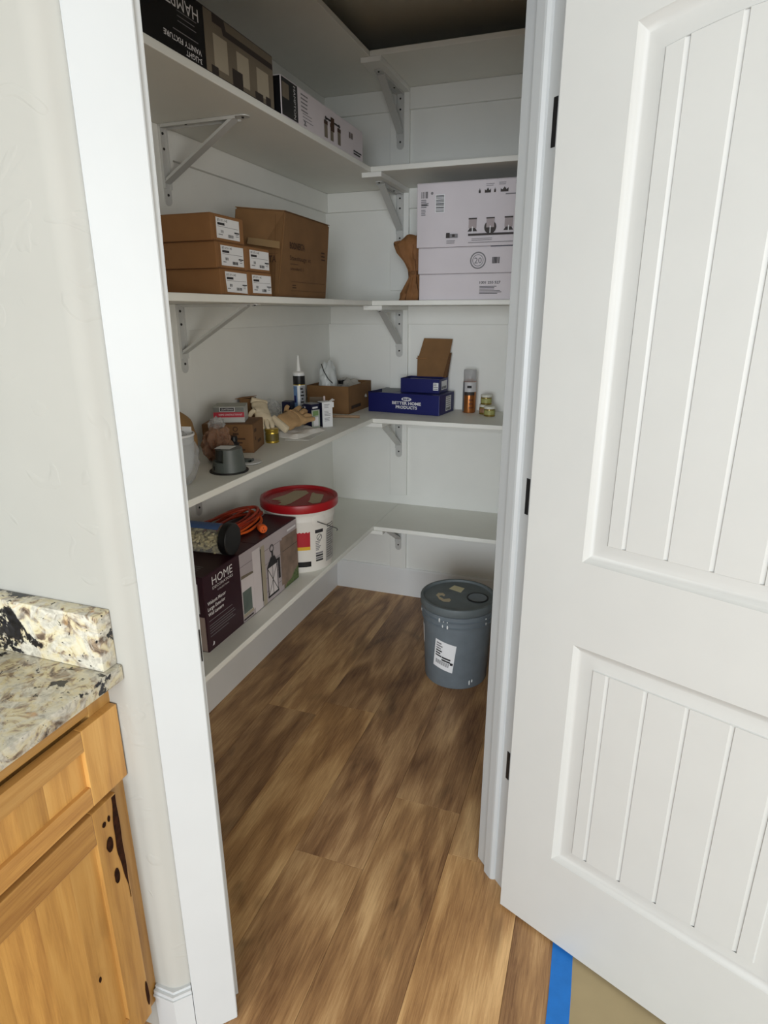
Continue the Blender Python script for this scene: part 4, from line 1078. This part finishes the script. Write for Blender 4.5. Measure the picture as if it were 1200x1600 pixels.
# open carton in the corner with plastic bags
t = thing('open_carton', 'open brown carton full of plastic bags in the far left corner', 'carton', (-1.245, 2.872, z + 0.0003))
q = MB(); a, b, h, w = 0.108, 0.152, 0.130, 0.003
q.box((-a, -b, 0), (a, b, 0.003)); q.box((-a, -b, 0.003), (a, -b + w, h), bev=0.0008); q.box((-a, b - w, 0.003), (a, b, h), bev=0.0008)
q.box((-a, -b + w, 0.003), (-a + w, b - w, h), bev=0.0008); q.box((a - w, -b + w, 0.003), (a, b - w, h), bev=0.0008)
q.build('walls', KRAFT2, t)
f = Face(t, (a, 0, 0), (0, 1, 0), (0, 0, 1)); f.polys('ink_stamp', [(INKB, rect(-0.12, 0.020, 0.005, 0.036))]); f.text('LITHONIA', -0.115, 0.021, 0.013, INK, w=0.115, bold=0.03, off=0.001)
t = thing('white_plastic_bag', 'white plastic bag with a black line standing up out of the open carton', 'bag', (-1.275, 2.800, z + 0.004))
q = MB(); q.blob((0, 0, 0.125), (0.040, 0.052, 0.105), 0.24, 2.6, 4, 21, flat=0.0); q.build('film', mat('white_film', (214, 218, 216), 0.35, bump=0.5, bscale=40), t, True)
q = MB(); q.tube([(-0.012, -0.050, 0.225), (0.004, -0.056, 0.190), (0.024, -0.052, 0.155), (0.040, -0.040, 0.135)], 0.0022, 6); q.build('black_line', BLACK, t, True)
t = thing('bag_of_parts', 'scrunched clear bag with dark parts inside the open carton', 'bag', (-1.235, 2.935, z + 0.004))
q = MB(); q.blob((0, 0, 0.066), (0.085, 0.070, 0.072), 0.32, 3.2, 4, 31, flat=0.0); q.build('film', mat('bag_grey_film', (176, 172, 164), 0.4, var=0.1, bump=0.6, bscale=30), t, True)
q = MB(); rr = random.Random(5)
for k in range(9):
    x_, y_ = rr.uniform(-0.06, 0.05), rr.uniform(-0.05, 0.04)
    q.box((x_ - 0.012, y_ - 0.006, 0.118), (x_ + 0.012, y_ + 0.006, 0.136), rot=Matrix.Rotation(rr.uniform(-0.6, 0.6), 3, 'Z'), bev=0.002)
tag(q.build('dark_parts', BLACK, t), kind='stuff')
q = MB(); q.tube([(-1.205, 2.607, z + 0.0062), (-1.050, 2.640, z + 0.0062)], 0.0058, 12)
tag(q.build('wooden_stick', mat('stick_wood', (168, 138, 108), 0.7, var=0.08), None, True), 'short round wooden stick lying before the open carton', 'stick')

# --- middle shelf, back --------------------------------------------------------------
rz = R(-7)
t = thing('hardware_box', 'long blue box with white lettering on the back shelf, lid ajar', 'box', (-0.890, 2.925, z + 0.0003), rz)
a, b, h = 0.186, 0.098, 0.094
q = MB(); q.box((-a, -b, 0), (a, b, h), bev=0.002); q.build('body', NAVY, t)
q = MB(); q.box((-a + 0.004, -b + 0.004, h + 0.0002), (-0.060, b - 0.004, h + 0.001)); q.build('inner_tray', mat('tray_grey', (128, 132, 136), 0.6), t)
q = MB(); q.hull8([(-a, -b - 0.001, h - 0.004), (-a + 0.075, -b - 0.001, h + 0.002), (-a + 0.075, -b + 0.002, h + 0.002), (-a, -b + 0.002, h - 0.004)],
                  [(-a, -b - 0.001, h + 0.002), (-a + 0.075, -b - 0.001, h + 0.018), (-a + 0.075, -b + 0.002, h + 0.018), (-a, -b + 0.002, h + 0.002)]); q.build('lid_flap', NAVYD, t)
f = Face(t, (0, -b, 0), (1, 0, 0), (0, 0, 1))
f.text('BETTER HOME', 0.0185, 0.0430, 0.0135, WHITEINK, w=0.150, bold=0.035, align='CENTER')
f.text('PRODUCTS', 0.0185, 0.0235, 0.0135, WHITEINK, w=0.112, bold=0.035, align='CENTER')
f.polys('emblem', [(WHITEINK, [(0.0185 + 0.026 * math.cos(2 * PI * k / 24), 0.069 + 0.0095 * math.sin(2 * PI * k / 24)) for k in range(24)])])
f.text('BHP', 0.0185, 0.0645, 0.009, NAVY, w=0.034, bold=0.04, align='CENTER', off=0.0016)
f = Face(t, (a, 0, 0), (0, 1, 0), (0, 0, 1))
f.polys('end_label', [(LABEL, rect(-0.015, 0.012, 0.055, 0.082))] + lines(INKG, -0.010, 0.048, 0.078, 5, 0.010, 0.003, 4) + barcode(INK, -0.008, 0.016, 0.045, 0.028, 12))
zz = z + 0.0958
t = thing('open_lid_box', 'smaller blue box with raised brown cardboard lid, on the long blue box', 'box', (-0.828, 2.938, zz), R(-5))
a, b, h = 0.099, 0.062, 0.066
q = MB(); w = 0.002
q.box((-a, -b, 0), (a, b, 0.002)); q.box((-a, -b, 0), (a, -b + w, h), bev=0.0006); q.box((-a, b - w, 0), (a, b, h)); q.box((-a, -b, 0), (-a + w, b, h)); q.box((a - w, -b, 0), (a, b, h), bev=0.0006)
q.build('walls', NAVY, t)
q = MB(); q.box((-a + 0.004, -b + 0.004, 0.003), (a - 0.004, b - 0.004, 0.055), bev=0.003); q.build('inner_tray', mat('tray_white', (196, 196, 190), 0.6), t)
f = Face(t, (a, 0, 0), (0, 1, 0), (0, 0, 1)); f.polys('end_label', [(LABEL, rect(-0.035, 0.014, 0.045, 0.055))] + barcode(INK, -0.028, 0.018, 0.038, 0.030, 12))
f = Face(t, (0, -b, 0), (1, 0, 0), (0, 0, 1)); f.polys('end_label', [(LABEL, rect(0.068, 0.014, 0.094, 0.050))] + lines(INKG, 0.070, 0.092, 0.046, 4, 0.008, 0.003, 2))
def lidpanel(pts, th=0.002):
    q = MB(); d = (0, th, 0)
    q.hull8([pts[0], pts[1], [pts[1][i] + d[i] for i in range(3)], [pts[0][i] + d[i] for i in range(3)]],
            [pts[3], pts[2], [pts[2][i] + d[i] for i in range(3)], [pts[3][i] + d[i] for i in range(3)]]); return q
lidpanel([(-0.052, b - 0.030, h + 0.001), (0.094, b - 0.004, h + 0.001), (0.096, b + 0.010, 0.150), (-0.058, b - 0.010, 0.164)]).build('lid_panel', KRAFT2, t)
q = lidpanel([(-0.056, b - 0.008, 0.150), (0.096, b + 0.008, 0.150), (0.108, b + 0.024, 0.244), (-0.034, b + 0.012, 0.246)])
q.build('lid_tuck_flap', KRAFT2, t)
q = MB(); q.hull8([(0.082, b - 0.03, h + 0.001), (0.098, b - 0.03, h + 0.001), (0.098, b, h + 0.001), (0.082, b, h + 0.001)], [(0.098, b + 0.012, 0.180), (0.108, b + 0.012, 0.180), (0.108, b + 0.018, 0.180), (0.098, b + 0.018, 0.180)]); q.build('side_flap', KRAFTE, t)
q = MB(); q.box((-0.064, b - 0.0125, 0.149), (-0.010, b - 0.0105, 0.154)); q.build('torn_edge', KRAFT, t)
# spray can
t = thing('spray_can', 'copper and white spray can with a clear cap on the back shelf', 'spray can', (-0.612, 2.972, z + 0.0003))
COP = mat('copper_can', (176, 112, 62), 0.28, metal=0.75, var=0.2, vscale=14)
q = MB(); q.lathe([(0, 0.001), (0.028, 0), (0.031, 0.002), (0.0315, 0.006), (0.0315, 0.142), (0.030, 0.148), (0.022, 0.156), (0.012, 0.158), (0, 0.158)], 0, 0, 36); q.build('can', COP, t, True)
cpatch(t, 'white_label', 0.0317, 0.0317, 0.100, 0.146, R(-175), R(0), mat('can_white', (198, 196, 196), 0.4, var=0.05), 24)
cpatch(t, 'silver_side', 0.0318, 0.0318, 0.006, 0.146, R(-170), R(-128), mat('can_silver', (150, 150, 150), 0.3, metal=0.5), 8)
cpatch(t, 'dark_stripe', 0.0319, 0.0319, 0.084, 0.100, R(-125), R(-30), PHOTOD, 14)
cpatch(t, 'print_block', 0.0320, 0.0320, 0.118, 0.130, R(-100), R(-62), INK, 10)
for k in range(3): cpatch(t, 'print_block', 0.0320, 0.0320, 0.022 + 0.018 * k, 0.030 + 0.018 * k, R(-80), R(-45), mat('copper_dark', (110, 58, 30), 0.4), 10)
q = MB(); q.lathe([(0, 0.158), (0.006, 0.158), (0.0065, 0.170), (0, 0.172)], 0, 0, 16); q.build('valve', LABEL, t, True)
q = MB(); q.lathe([(0.0300, 0.148), (0.0302, 0.195), (0.0285, 0.203), (0, 0.204)], 0, 0, 36); q.build('clear_cap', mat_clear('cap_clear', (206, 206, 206), 0.40, 0.15), t, True)
# three little jars
JG = mat('jar_gold_glass', (132, 112, 46), 0.3, metal=0.3, var=0.3, vscale=60); JL = mat('jar_lid_white', (222, 220, 206), 0.4); JB = mat('jar_label', (160, 158, 96), 0.5, var=0.2, vscale=90)
tin('little jar with a white lid and olive label, in front of the other two', (-0.497, 2.890, z + 0.0003), 0.0255, 0.046, JG, JL, 'little white-lidded jars', JB)
tin('little jar half hidden at the left behind the front jar', (-0.530, 2.945, z + 0.0003), 0.0255, 0.046, JG, JL, 'little white-lidded jars', mat('jar_label_red', (150, 110, 80), 0.5, var=0.3, vscale=90))
tin('little jar stacked highest, sitting on the half hidden jar', (-0.524, 2.941, z + 0.0466), 0.0255, 0.046, JG, JL, 'little white-lidded jars', JB)

# --- lowest shelf ----------------------------------------------------------------------
z = ZT[4]; xf = -1.056
t = carton('wall_lantern_box', 'plum coloured lantern box printed with a porch photo, on the lowest shelf', 'box', (-1.300, 1.389, z), (xf, 1.986, z + 0.2480), PLUM, bev=0.002, lip=False)
f = FX(t, xf)
z0, z1 = z + 0.003, z + 0.244
WD = mat('photo_wood', (132, 112, 98), 0.6, var=0.25, vscale=20); SI = mat('photo_siding', (176, 166, 168), 0.6, var=0.05); SID = mat('photo_siding_line', (128, 118, 120), 0.6)
GN = mat('photo_green', (88, 104, 62), 0.6, var=0.5, vscale=90); GL = mat('photo_window', (92, 104, 98), 0.4, var=0.25, vscale=16)
it = [(SI, rect(1.585, z0, 1.984, z1))]
it += [(SID, rect(1.585, z1 - 0.045 - 0.052 * k, 1.86, z1 - 0.043 - 0.052 * k)) for k in range(4)]
it += [(PHOTOW, [(1.588, 0.560), (1.662, 0.560), (1.662, 0.700), (1.588, 0.694)]), (PHOTO, [(1.588, 0.694), (1.668, 0.690), (1.668, 0.698), (1.588, 0.706)]),
       (GL, rect(1.590, 0.568, 1.645, 0.648)), (PHOTOL, rect(1.588, 0.556, 1.652, 0.567)), (PHOTOD, rect(1.588, 0.545, 1.648, 0.551)),
       (PHOTOW, rect(1.662, z0, 1.712, 0.765)), (PHOTOD, rect(1.712, z0 + 0.02, 1.718, 0.755)), (PHOTOL, rect(1.718, z0, 1.742, 0.762)),
       (WD, rect(1.868, z0, 1.984, 0.742)), (PHOTOD, rect(1.868, 0.688, 1.984, 0.690)), (WD, rect(1.852, 0.56, 1.868, 0.735)),
       (GN, [(1.870, z0), (1.984, z0), (1.984, 0.592), (1.950, 0.580), (1.925, 0.560), (1.890, 0.556)])]
# lantern: loop, cap, cage with X glazing bars
it += [(INK, p) for p in ring(1.791, 0.731, 0.0105, 0.0145, 20)]
it = [x for x in it if True]
lx0, lx1, lz0, lz1 = 1.752, 1.822, 0.560, 0.668
it += [(PHOTOW, rect(lx0, lz0, lx1, lz1)), (INK, [(lx0 - 0.004, lz1 - 0.002), (lx1 + 0.004, lz1 - 0.002), (1.806, 0.700), (1.780, 0.700)]), (INK, rect(1.787, 0.70, 1.797, 0.722)),
       (INK, rect(lx0 - 0.004, lz0 - 0.006, lx1 + 0.004, lz0 + 0.002)), (INK, rect(lx0, lz0, lx0 + 0.004, lz1)), (INK, rect(lx1 - 0.004, lz0, lx1, lz1)),
       (INK, line2((lx0, lz0), (lx1, lz1), 0.003)), (INK, line2((lx1, lz0), (lx0, lz1), 0.003)), (INK, rect(1.785, lz0, 1.788, lz1)),
       (INK, rect(1.828, 0.600, 1.842, 0.676)), (INK, rect(1.800, 0.672, 1.842, 0.680))]
it += lines(WHITEINK, 1.905, 1.972, 0.762, 1, 0.01, 0.008, 4, 0)
f.polys('porch_photo', it)
f.text('HOME', 1.4335, 0.7435, 0.0270, WHITEINK, w=0.110)
f.text('DECORATORS', 1.4335, 0.7290, 0.0090, WHITEINK, w=0.110)
f.text('COLLECTION', 1.4580, 0.7160, 0.0050, WHITEINK, w=0.062)
f.text('Walcott Manor', 1.4020, 0.6880, 0.0110, WHITEINK, w=0.096, bold=0.02)
f.text('Large Exterior', 1.4010, 0.6700, 0.0110, WHITEINK, w=0.092, bold=0.02)
f.text('Wall Lantern', 1.4010, 0.6520, 0.0110, WHITEINK, w=0.081, bold=0.02)
f.polys('fine_print', lines(INKG, 1.402, 1.528, 0.637, 1, 0.01, 0.0022, 1, 0) + lines(INKG, 1.402, 1.548, 0.622, 4, 0.0085, 0.0022, 4, 0.35) + lines(INKG, 1.402, 1.50, 0.586, 1, 0.01, 0.0022, 1, 0)
        + [(WHITEINK, [(1.408, 0.552), (1.417, 0.552), (1.420, 0.560), (1.414, 0.566), (1.413, 0.559)])], kind='stuff')
f = FY(t, 1.389)
f.polys('side_print', [(mat('side_taupe', (150, 132, 124), 0.6, var=0.1), rect(-1.298, z0, -1.060, z0 + 0.115)), (WHITEINK, rect(-1.20, z0 + 0.125, -1.075, z0 + 0.222)), (NAVYD, rect(-1.195, z0 + 0.130, -1.080, z0 + 0.217))] + lines(INK, -1.29, -1.075, z0 + 0.100, 7, 0.012, 0.004, 2))
f = FZ(t, z + 0.248)
f.polys('top_print', [(INKG, rect(-1.25, 1.42 + 0.012 * k, -1.10, 1.4235 + 0.012 * k)) for k in range(4)] + [(WHITEINK, rect(-1.19, 1.60, -1.184, 1.975))])

# jar of wall plugs lying on its side on the lantern box
zt = z + 0.2484; r = 0.049
t = thing('wall_plug_jar', 'clear jar of beige wall plugs with a black lid, lying on the plum box', 'jar', (-1.160, 1.572, zt), R(4))
M = Matrix.Translation((0, 0, r + 0.001)) @ Matrix.Rotation(R(90), 4, 'Y')
q = MB(); q.lathe([(0, 0.068), (r + 0.002, 0.068), (r + 0.003, 0.070), (r + 0.003, 0.092), (r + 0.001, 0.094), (0, 0.094)], 0, 0, 40, M)
bmesh.ops.translate(q.bm, verts=q.bm.verts, vec=(0, 0, 0.003)); q.build('lid', BLACK, t, True)
q = MB(); q.lathe([(0, -0.110), (r - 0.006, -0.110), (r - 0.001, -0.104), (r - 0.001, 0.060), (r - 0.006, 0.0675)], 0, 0, 40, M)
q.build('clear_wall', mat_clear('jar_clear', (214, 214, 208), 0.10, 0.08), t, True)
q = MB(); rr = random.Random(11)
for k in range(230):
    while True:
        y_, z_ = rr.uniform(-1, 1), rr.uniform(-1, 0.55)
        if y_ * y_ + z_ * z_ < 1: break
    p = Vector((rr.uniform(-0.098, 0.052), y_ * 0.041, r + 0.001 + z_ * 0.041))
    d = Vector((rr.uniform(-1, 1), rr.uniform(-1, 1), rr.uniform(-0.7, 0.7))).normalized() * 0.011
    if (p.y ** 2 + (p.z - r) ** 2) ** 0.5 + 0.006 > r: p.y *= 0.85; p.z = r + (p.z - r) * 0.85
    q.tube([p - d * 0.8, p + d * 0.6, p + d * 0.9], [0.0046, 0.0040, 0.0052], 7)
tag(q.build('wall_plugs', BEIGE, t, True), kind='stuff')
q = MB(); n_ = 10
cpts = [(-0.0, 0.0)]
me_v = []; me_f = []
for k in range(n_ + 1):
    a = R(50) + R(75) * k / n_
    me_v += [(-0.095, (r + 0.001) * math.cos(a), r + 0.001 + (r + 0.001) * math.sin(a)), (0.058, (r + 0.001) * math.cos(a), r + 0.001 + (r + 0.001) * math.sin(a))]
for k in range(n_): me_f.append((2 * k, 2 * k + 1, 2 * k + 3, 2 * k + 2))
me = bpy.data.meshes.new('jar_label'); me.from_pydata(me_v, [], me_f); me.materials.append(mat('jar_blue', (70, 100, 150), 0.5, var=0.1))
o = bpy.data.objects.new('jar_label', me); C.objects.link(o); o.parent = t

# orange extension cord, loosely coiled on the box, with its socket end
t = thing('extension_cord', 'orange extension cord in a loose coil on the plum box', 'cord', (-1.20, 1.80, zt))
rr = random.Random(4); q = MB(); pts = []
NL = 7
for i in range(NL * 22):
    a = 2 * PI * i / 22; L = i / 22
    sx = 0.048 + 0.018 * math.sin(L * 2.3); sy = 0.148 + 0.026 * math.cos(L * 1.7)
    px_, py_ = sx * math.cos(a), sy * math.sin(a)
    zz = 0.007 + 0.0045 * L + 0.004 * math.sin(a * 2 + L) + max(0, -py_ - 0.06) * 0.28 * (0.4 + 0.6 * (L / NL))
    pts.append((px_ - 0.020 + 0.012 * math.sin(L * 3.1), py_ + 0.000 + 0.015 * math.cos(L * 4), zz))
def smooth(p, n=3):
    p = [Vector(x) for x in p]; out = []
    for i in range(len(p) - 1):
        a, b, c, d = p[max(i - 1, 0)], p[i], p[i + 1], p[min(i + 2, len(p) - 1)]
        for k in range(n):
            s = k / n
            out.append(0.5 * ((2 * b) + (-a + c) * s + (2 * a - 5 * b + 4 * c - d) * s * s + (-a + 3 * b - 3 * c + d) * s ** 3))
    out.append(p[-1]); return out
q.tube(smooth(pts, 2), 0.0046, 8); q.build('cable', mat('cord_orange_shaded', (168, 54, 26), 0.5, var=0.3, vscale=6), t, True)  # coil colour darkened to stand for shade; loose strands keep the lit orange
q = MB(); q.tube(smooth([(-0.02, 0.145, 0.012), (0.03, 0.120, 0.010), (0.058, 0.080, 0.0085), (0.075, 0.040, 0.0085), (0.092, 0.006, 0.012)], 5), 0.0046, 8)
q.tube(smooth([(-0.02, 0.150, 0.018), (0.045, 0.100, 0.010), (0.066, 0.030, 0.009), (0.068, -0.055, 0.010), (0.02, -0.13, 0.014)], 5), 0.0046, 8)
q.tube(smooth([(-0.03, 0.150, 0.020), (0.030, 0.105, 0.014), (0.050, 0.010, 0.012), (0.050, -0.09, 0.014), (0.0, -0.14, 0.016)], 5), 0.0046, 8)
q.build('cable_end', ORANGE, t, True)
Ms = Matrix.Translation((0.092, 0.008, 0.0165)) @ Matrix.Rotation(R(-38), 4, 'Z') @ Matrix.Rotation(R(90), 4, 'Y')
q = MB(); q.lathe([(0, -0.012), (0.006, -0.012), (0.008, 0.0), (0.013, 0.010), (0.0155, 0.022), (0.0155, 0.036), (0.0135, 0.039), (0, 0.039)], 0, 0, 20, Ms); s1 = q.build('socket', ORANGE, t, True)
q = MB()
for (a, b) in ((0.005, 0.004), (0.005, -0.004), (-0.005, 0.0)):
    t_ = bmesh.new(); bmesh.ops.create_cube(t_, size=1)
    for v in t_.verts: v.co = Vector((a + v.co.x * 0.005, b + v.co.y * 0.002, 0.0392 + v.co.z * 0.0008))
    bmesh.ops.transform(t_, matrix=Ms, verts=t_.verts); q.merge(t_)
q.build('socket_slots', BLACK, s1)

# white bucket with red lid
bx, by = -1.1165, 2.136
t = thing('white_bucket', 'white bucket with a red lid and wire handle on the lowest shelf', 'bucket', (bx, by, z + 0.0003))
q = MB(); q.lathe([(0, 0), (0.121, 0), (0.1245, 0.004), (0.132, 0.150), (0.1375, 0.212), (0.1405, 0.213), (0.1415, 0.218), (0.1395, 0.222), (0.1410, 0.240), (0.1450, 0.242), (0.1460, 0.247), (0.1440, 0.250), (0.1455, 0.262), (0, 0.262)], 0, 0, 64)
q.build('pail', WHITEP, t, True)
q = MB(); q.lathe([(0.1480, 0.254), (0.1540, 0.255), (0.1560, 0.259), (0.1562, 0.280), (0.1545, 0.287), (0.1500, 0.289), (0.1440, 0.2885), (0.1405, 0.2800), (0.1380, 0.2770), (0.0600, 0.2780), (0, 0.2784)], 0, 0, 72)
q.lathe([(0.128, 0.2772), (0.1275, 0.2790), (0.1255, 0.2790), (0.125, 0.2772)], 0, 0, 48)
q.build('lid', REDP, t, True)
def poly3(t, name, pts, zz, m, th=0.0006):
    q = MB(); q.prism(pts, zz, zz + th); return q.build(name, m, t)
def rot2(pts, deg):
    c_, s_ = math.cos(R(deg)), math.sin(R(deg)); return [(x * c_ - y * s_, x * s_ + y * c_) for x, y in pts]
poly3(t, 'tape_piece', rot2([(-0.110, -0.018), (-0.098, 0.000), (-0.055, 0.040), (-0.015, 0.100), (0.030, 0.090), (0.041, 0.054), (0.000, -0.020), (-0.036, -0.084), (-0.062, -0.106), (-0.068, -0.092), (-0.086, -0.106), (-0.070, -0.060), (-0.084, -0.045), (-0.066, -0.035)], 28), 0.2790, TAPE)
poly3(t, 'tape_piece', rot2([(0.040, -0.050), (0.052, 0.045), (0.060, 0.060), (0.066, 0.042), (0.100, 0.020), (0.092, -0.030), (0.080, -0.088), (0.050, -0.096), (0.033, -0.070)], 28), 0.2790, TAPE)
ca = math.atan2(-by, -bx)         # direction of the room's doorway from the bucket (towards the viewer side)
def A(d): return R(d)
rz_ = lambda h: 0.1245 + (0.132 - 0.1245) * h / 0.15 + 0.0008
RL = mat('label_red', (176, 26, 40), 0.45); YL = mat('label_yellow', (222, 176, 44), 0.45)
cpatch(t, 'red_label', rz_(0.112), rz_(0.182), 0.112, 0.182, A(-86), A(-47), RL)
cpatch(t, 'yellow_label', rz_(0.098), rz_(0.112), 0.098, 0.112, A(-86), A(-47), YL)
cpatch(t, 'black_label', rz_(0.026), rz_(0.048), 0.026, 0.048, A(-86), A(-46), BLACK)
cpatch(t, 'label_text', rz_(0.164) + 0.0004, rz_(0.178) + 0.0004, 0.164, 0.178, A(-38), A(-22), INK)
for k in range(24):
    a0 = 2 * PI * k / 24; a1 = 2 * PI * (k + 1) / 24
q = MB()
def onpail(ad, h, off=0.0012): 
    rr_ = rz_(h) + off; return (rr_ * math.cos(ad), rr_ * math.sin(ad), h)
q.tube([onpail(A(-30) + 0.085 * math.cos(2 * PI * k / 20), 0.145 + 0.0125 * math.sin(2 * PI * k / 20)) for k in range(21)], 0.0009, 5)
q.tube([onpail(A(-30) + 0.085 * math.cos(c_), 0.145 + 0.0125 * math.sin(c_)) for c_ in (R(45), R(225))], 0.0008, 5)
q.build('warning_ring', INK, t)
for k in range(6): cpatch(t, 'label_text', rz_(0.1) + 0.0006, rz_(0.1) + 0.0008, 0.126 - 0.007 * k, 0.1295 - 0.007 * k, A(-37), A(-27 - (k % 3) * 2), INKG)
for k in range(4): cpatch(t, 'label_text', rz_(0.07) + 0.0006, rz_(0.07) + 0.0008, 0.074 - 0.010 * k, 0.081 - 0.010 * k, A(-37), A(-22), INKG if k % 2 == 0 else INK)
cpatch(t, 'grey_text_panel', rz_(0.040) + 0.0004, rz_(0.185) + 0.0004, 0.030, 0.205, A(-14), A(20), mat('panel_grey', (172, 170, 166), 0.5, var=0.08, vscale=60))
for k in range(17): cpatch(t, 'label_text', rz_(0.036 + 0.010 * k) + 0.0008, rz_(0.039 + 0.010 * k) + 0.0008, 0.036 + 0.010 * k, 0.0395 + 0.010 * k, A(-12), A(2 + (k * 7) % 11), mat('text_dark_grey', (98, 96, 94), 0.5))
q = MB(); q.lathe([(0, 0), (0.030, 0), (0.032, 0.003), (0.026, 0.006), (0, 0.006)], 0, 0, 24, Matrix.Translation((0.1375 * math.cos(A(-33)), 0.1375 * math.sin(A(-33)), 0.218)) @ Matrix.Rotation(A(-33), 4, 'Z') @ Matrix.Rotation(R(90), 4, 'Y') @ Matrix.Diagonal((0.75, 1.0, 1.0, 1.0)))
q.build('handle_ear', WHITEP, t, True)
q = MB()
he = []
for k in range(15):
    u = k / 14; a = A(-36) + (A(147) - A(-33)) * u * 0.34
    rr_ = 0.147 + 0.010 * math.sin(PI * u)
    he.append((rr_ * math.cos(a), rr_ * math.sin(a), 0.216 - 0.085 * u))
q.tube(he, 0.0018, 8); q.build('wire_handle', mat('wire_steel', (96, 96, 96), 0.4, metal=0.6), t, True)

# --- grey bucket on the floor ------------------------------------------------------------
bx, by = -0.500, 2.364
t = thing('grey_bucket', 'grey five-gallon bucket with paint drips standing on the pantry floor', 'bucket', (bx, by, 0.0006))
q = MB(); q.lathe([(0, 0.002), (0.126, 0.002), (0.131, 0.0), (0.1345, 0.006), (0.1470, 0.285), (0.1520, 0.287), (0.1535, 0.292), (0.1480, 0.296), (0.1490, 0.312), (0.1555, 0.314), (0.1570, 0.319), (0.1505, 0.323), (0.1515, 0.336), (0.1560, 0.338), (0.1565, 0.343), (0.150, 0.345), (0, 0.345)], 0, 0, 72)
q.build('pail', GREYP, t, True)
q = MB(); q.lathe([(0.1520, 0.3460), (0.1580, 0.3465), (0.1605, 0.350), (0.1605, 0.374), (0.1590, 0.3800), (0.1540, 0.3815), (0.1480, 0.3805), (0.1455, 0.3740), (0.1430, 0.3720), (0, 0.3725)], 0, 0, 80)
q.build('lid', GREYL, t, True)
sxy = rot2([(0.081, -0.012)], 12)[0]
q = MB(); q.lathe([(0.0450, 0.3724), (0.0455, 0.3765), (0.0420, 0.3770), (0.0400, 0.3745)], sxy[0], sxy[1], 40); q.build('spout_ring', BLACK, t, True)
q = MB(); q.lathe([(0.0395, 0.3726), (0.0390, 0.3760), (0.034, 0.3750), (0, 0.3752)], sxy[0], sxy[1], 40); q.build('spout_cap', GREYP, t, True)
poly3(t, 'tape_piece', rot2([(-0.041, 0.066), (-0.019, 0.104), (0.026, 0.078), (0.010, 0.032)], 12), 0.3727, mat('tape_cream', (204, 196, 160), 0.8))
q = MB()
q.prism(rot2([(-0.094, -0.006), (-0.086, 0.016), (-0.066, 0.018), (-0.056, 0.002), (-0.060, -0.014), (-0.068, -0.002), (-0.078, -0.006), (-0.084, -0.024)], 12), 0.3726, 0.3738)
q.prism(rot2([(-0.088, -0.018), (-0.078, -0.022), (-0.060, -0.042), (-0.036, -0.034), (-0.030, -0.048), (-0.036, -0.066), (-0.060, -0.066), (-0.080, -0.044)], 12), 0.3739, 0.3746)
q.build('torn_sticker', TAPE, t)
rb = lambda h: 0.1345 + (0.1470 - 0.1345) * (h - 0.006) / 0.279 + 0.0008
# slanted paper label, following the pail
def lab_pt(u, v, off=0.0):      # u along the label width, v up; label tilted
    a = A(-99) + (u + v * 0.12) / 0.141
    h = 0.156 - 0.22 * u + v * 1.08
    rr_ = rb(h) + off; return (rr_ * math.cos(a), rr_ * math.sin(a), h)
def lab(name, u0, v0, u1, v1, m, off):
    n = 10; vs = []; fs = []
    for k in range(n + 1):
        u = u0 + (u1 - u0) * k / n
        vs += [lab_pt(u, v0, off), lab_pt(u, v1, off)]
    for k in range(n): fs.append((2 * k, 2 * k + 2, 2 * k + 3, 2 * k + 1))
    me = bpy.data.meshes.new(name); me.from_pydata(vs, [], fs); me.materials.append(m)
    o = bpy.data.objects.new(name, me); C.objects.link(o); o.parent = t
lab('paper_label', -0.045, -0.062, 0.045, 0.060, LABEL, 0.0004)
for k in range(6): lab('label_text', -0.038, 0.044 - 0.011 * k, -0.038 + 0.022 + 0.006 * (k % 2), 0.050 - 0.011 * k, INK if k > 2 else INKG, 0.0008)
for k in range(2): lab('label_text', -0.008, -0.012 - 0.011 * k, 0.030, -0.005 - 0.011 * k, INK, 0.0008)
for k in range(14): lab('barcode_bar', -0.034 + 0.0044 * k, -0.044, -0.032 + 0.0044 * k, -0.026, INK, 0.0008)
lab('label_square', 0.030, -0.030, 0.042, -0.019, INK, 0.0009)
cpatch(t, 'paper_label', rb(0.16) + 0.0004, rb(0.25) + 0.0004, 0.165, 0.255, A(-168), A(-150), LABEL, 8)
# splashes of white paint
rr = random.Random(9)
q = MB()
for (ad, h, wa, hh) in ((-106, 0.325, 0.030, 0.016), (-99, 0.322, 0.020, 0.004), (-93, 0.322, 0.020, 0.004), (-101, 0.299, 0.022, 0.011), (-93, 0.298, 0.030, 0.014), (-30, 0.325, 0.035, 0.006), (-28, 0.300, 0.025, 0.010), (-155, 0.318, 0.03, 0.012), (-52, 0.030, 0.030, 0.020), (-47, 0.036, 0.03, 0.012)):
    R0 = 0.1572 if h > 0.31 else (0.1538 if h > 0.2 else rb(h)); a = A(ad)
    t_ = bmesh.new(); bmesh.ops.create_uvsphere(t_, u_segments=10, v_segments=6, radius=1)
    for v in t_.verts:
        k_ = 1 + 0.35 * noise.noise(v.co * 2 + Vector((ad, h, 0)))
        aa = a + v.co.y * wa * 0.8 * k_; hh_ = h + v.co.z * hh * 0.6 * k_; r_ = R0 - 0.0006 + v.co.x * 0.0012
        v.co = Vector((r_ * math.cos(aa), r_ * math.sin(aa), hh_))
    q.merge(t_)
tag(q.build('paint_splashes', mat('white_paint_drip', (220, 222, 220), 0.4), t, True), kind='stuff')
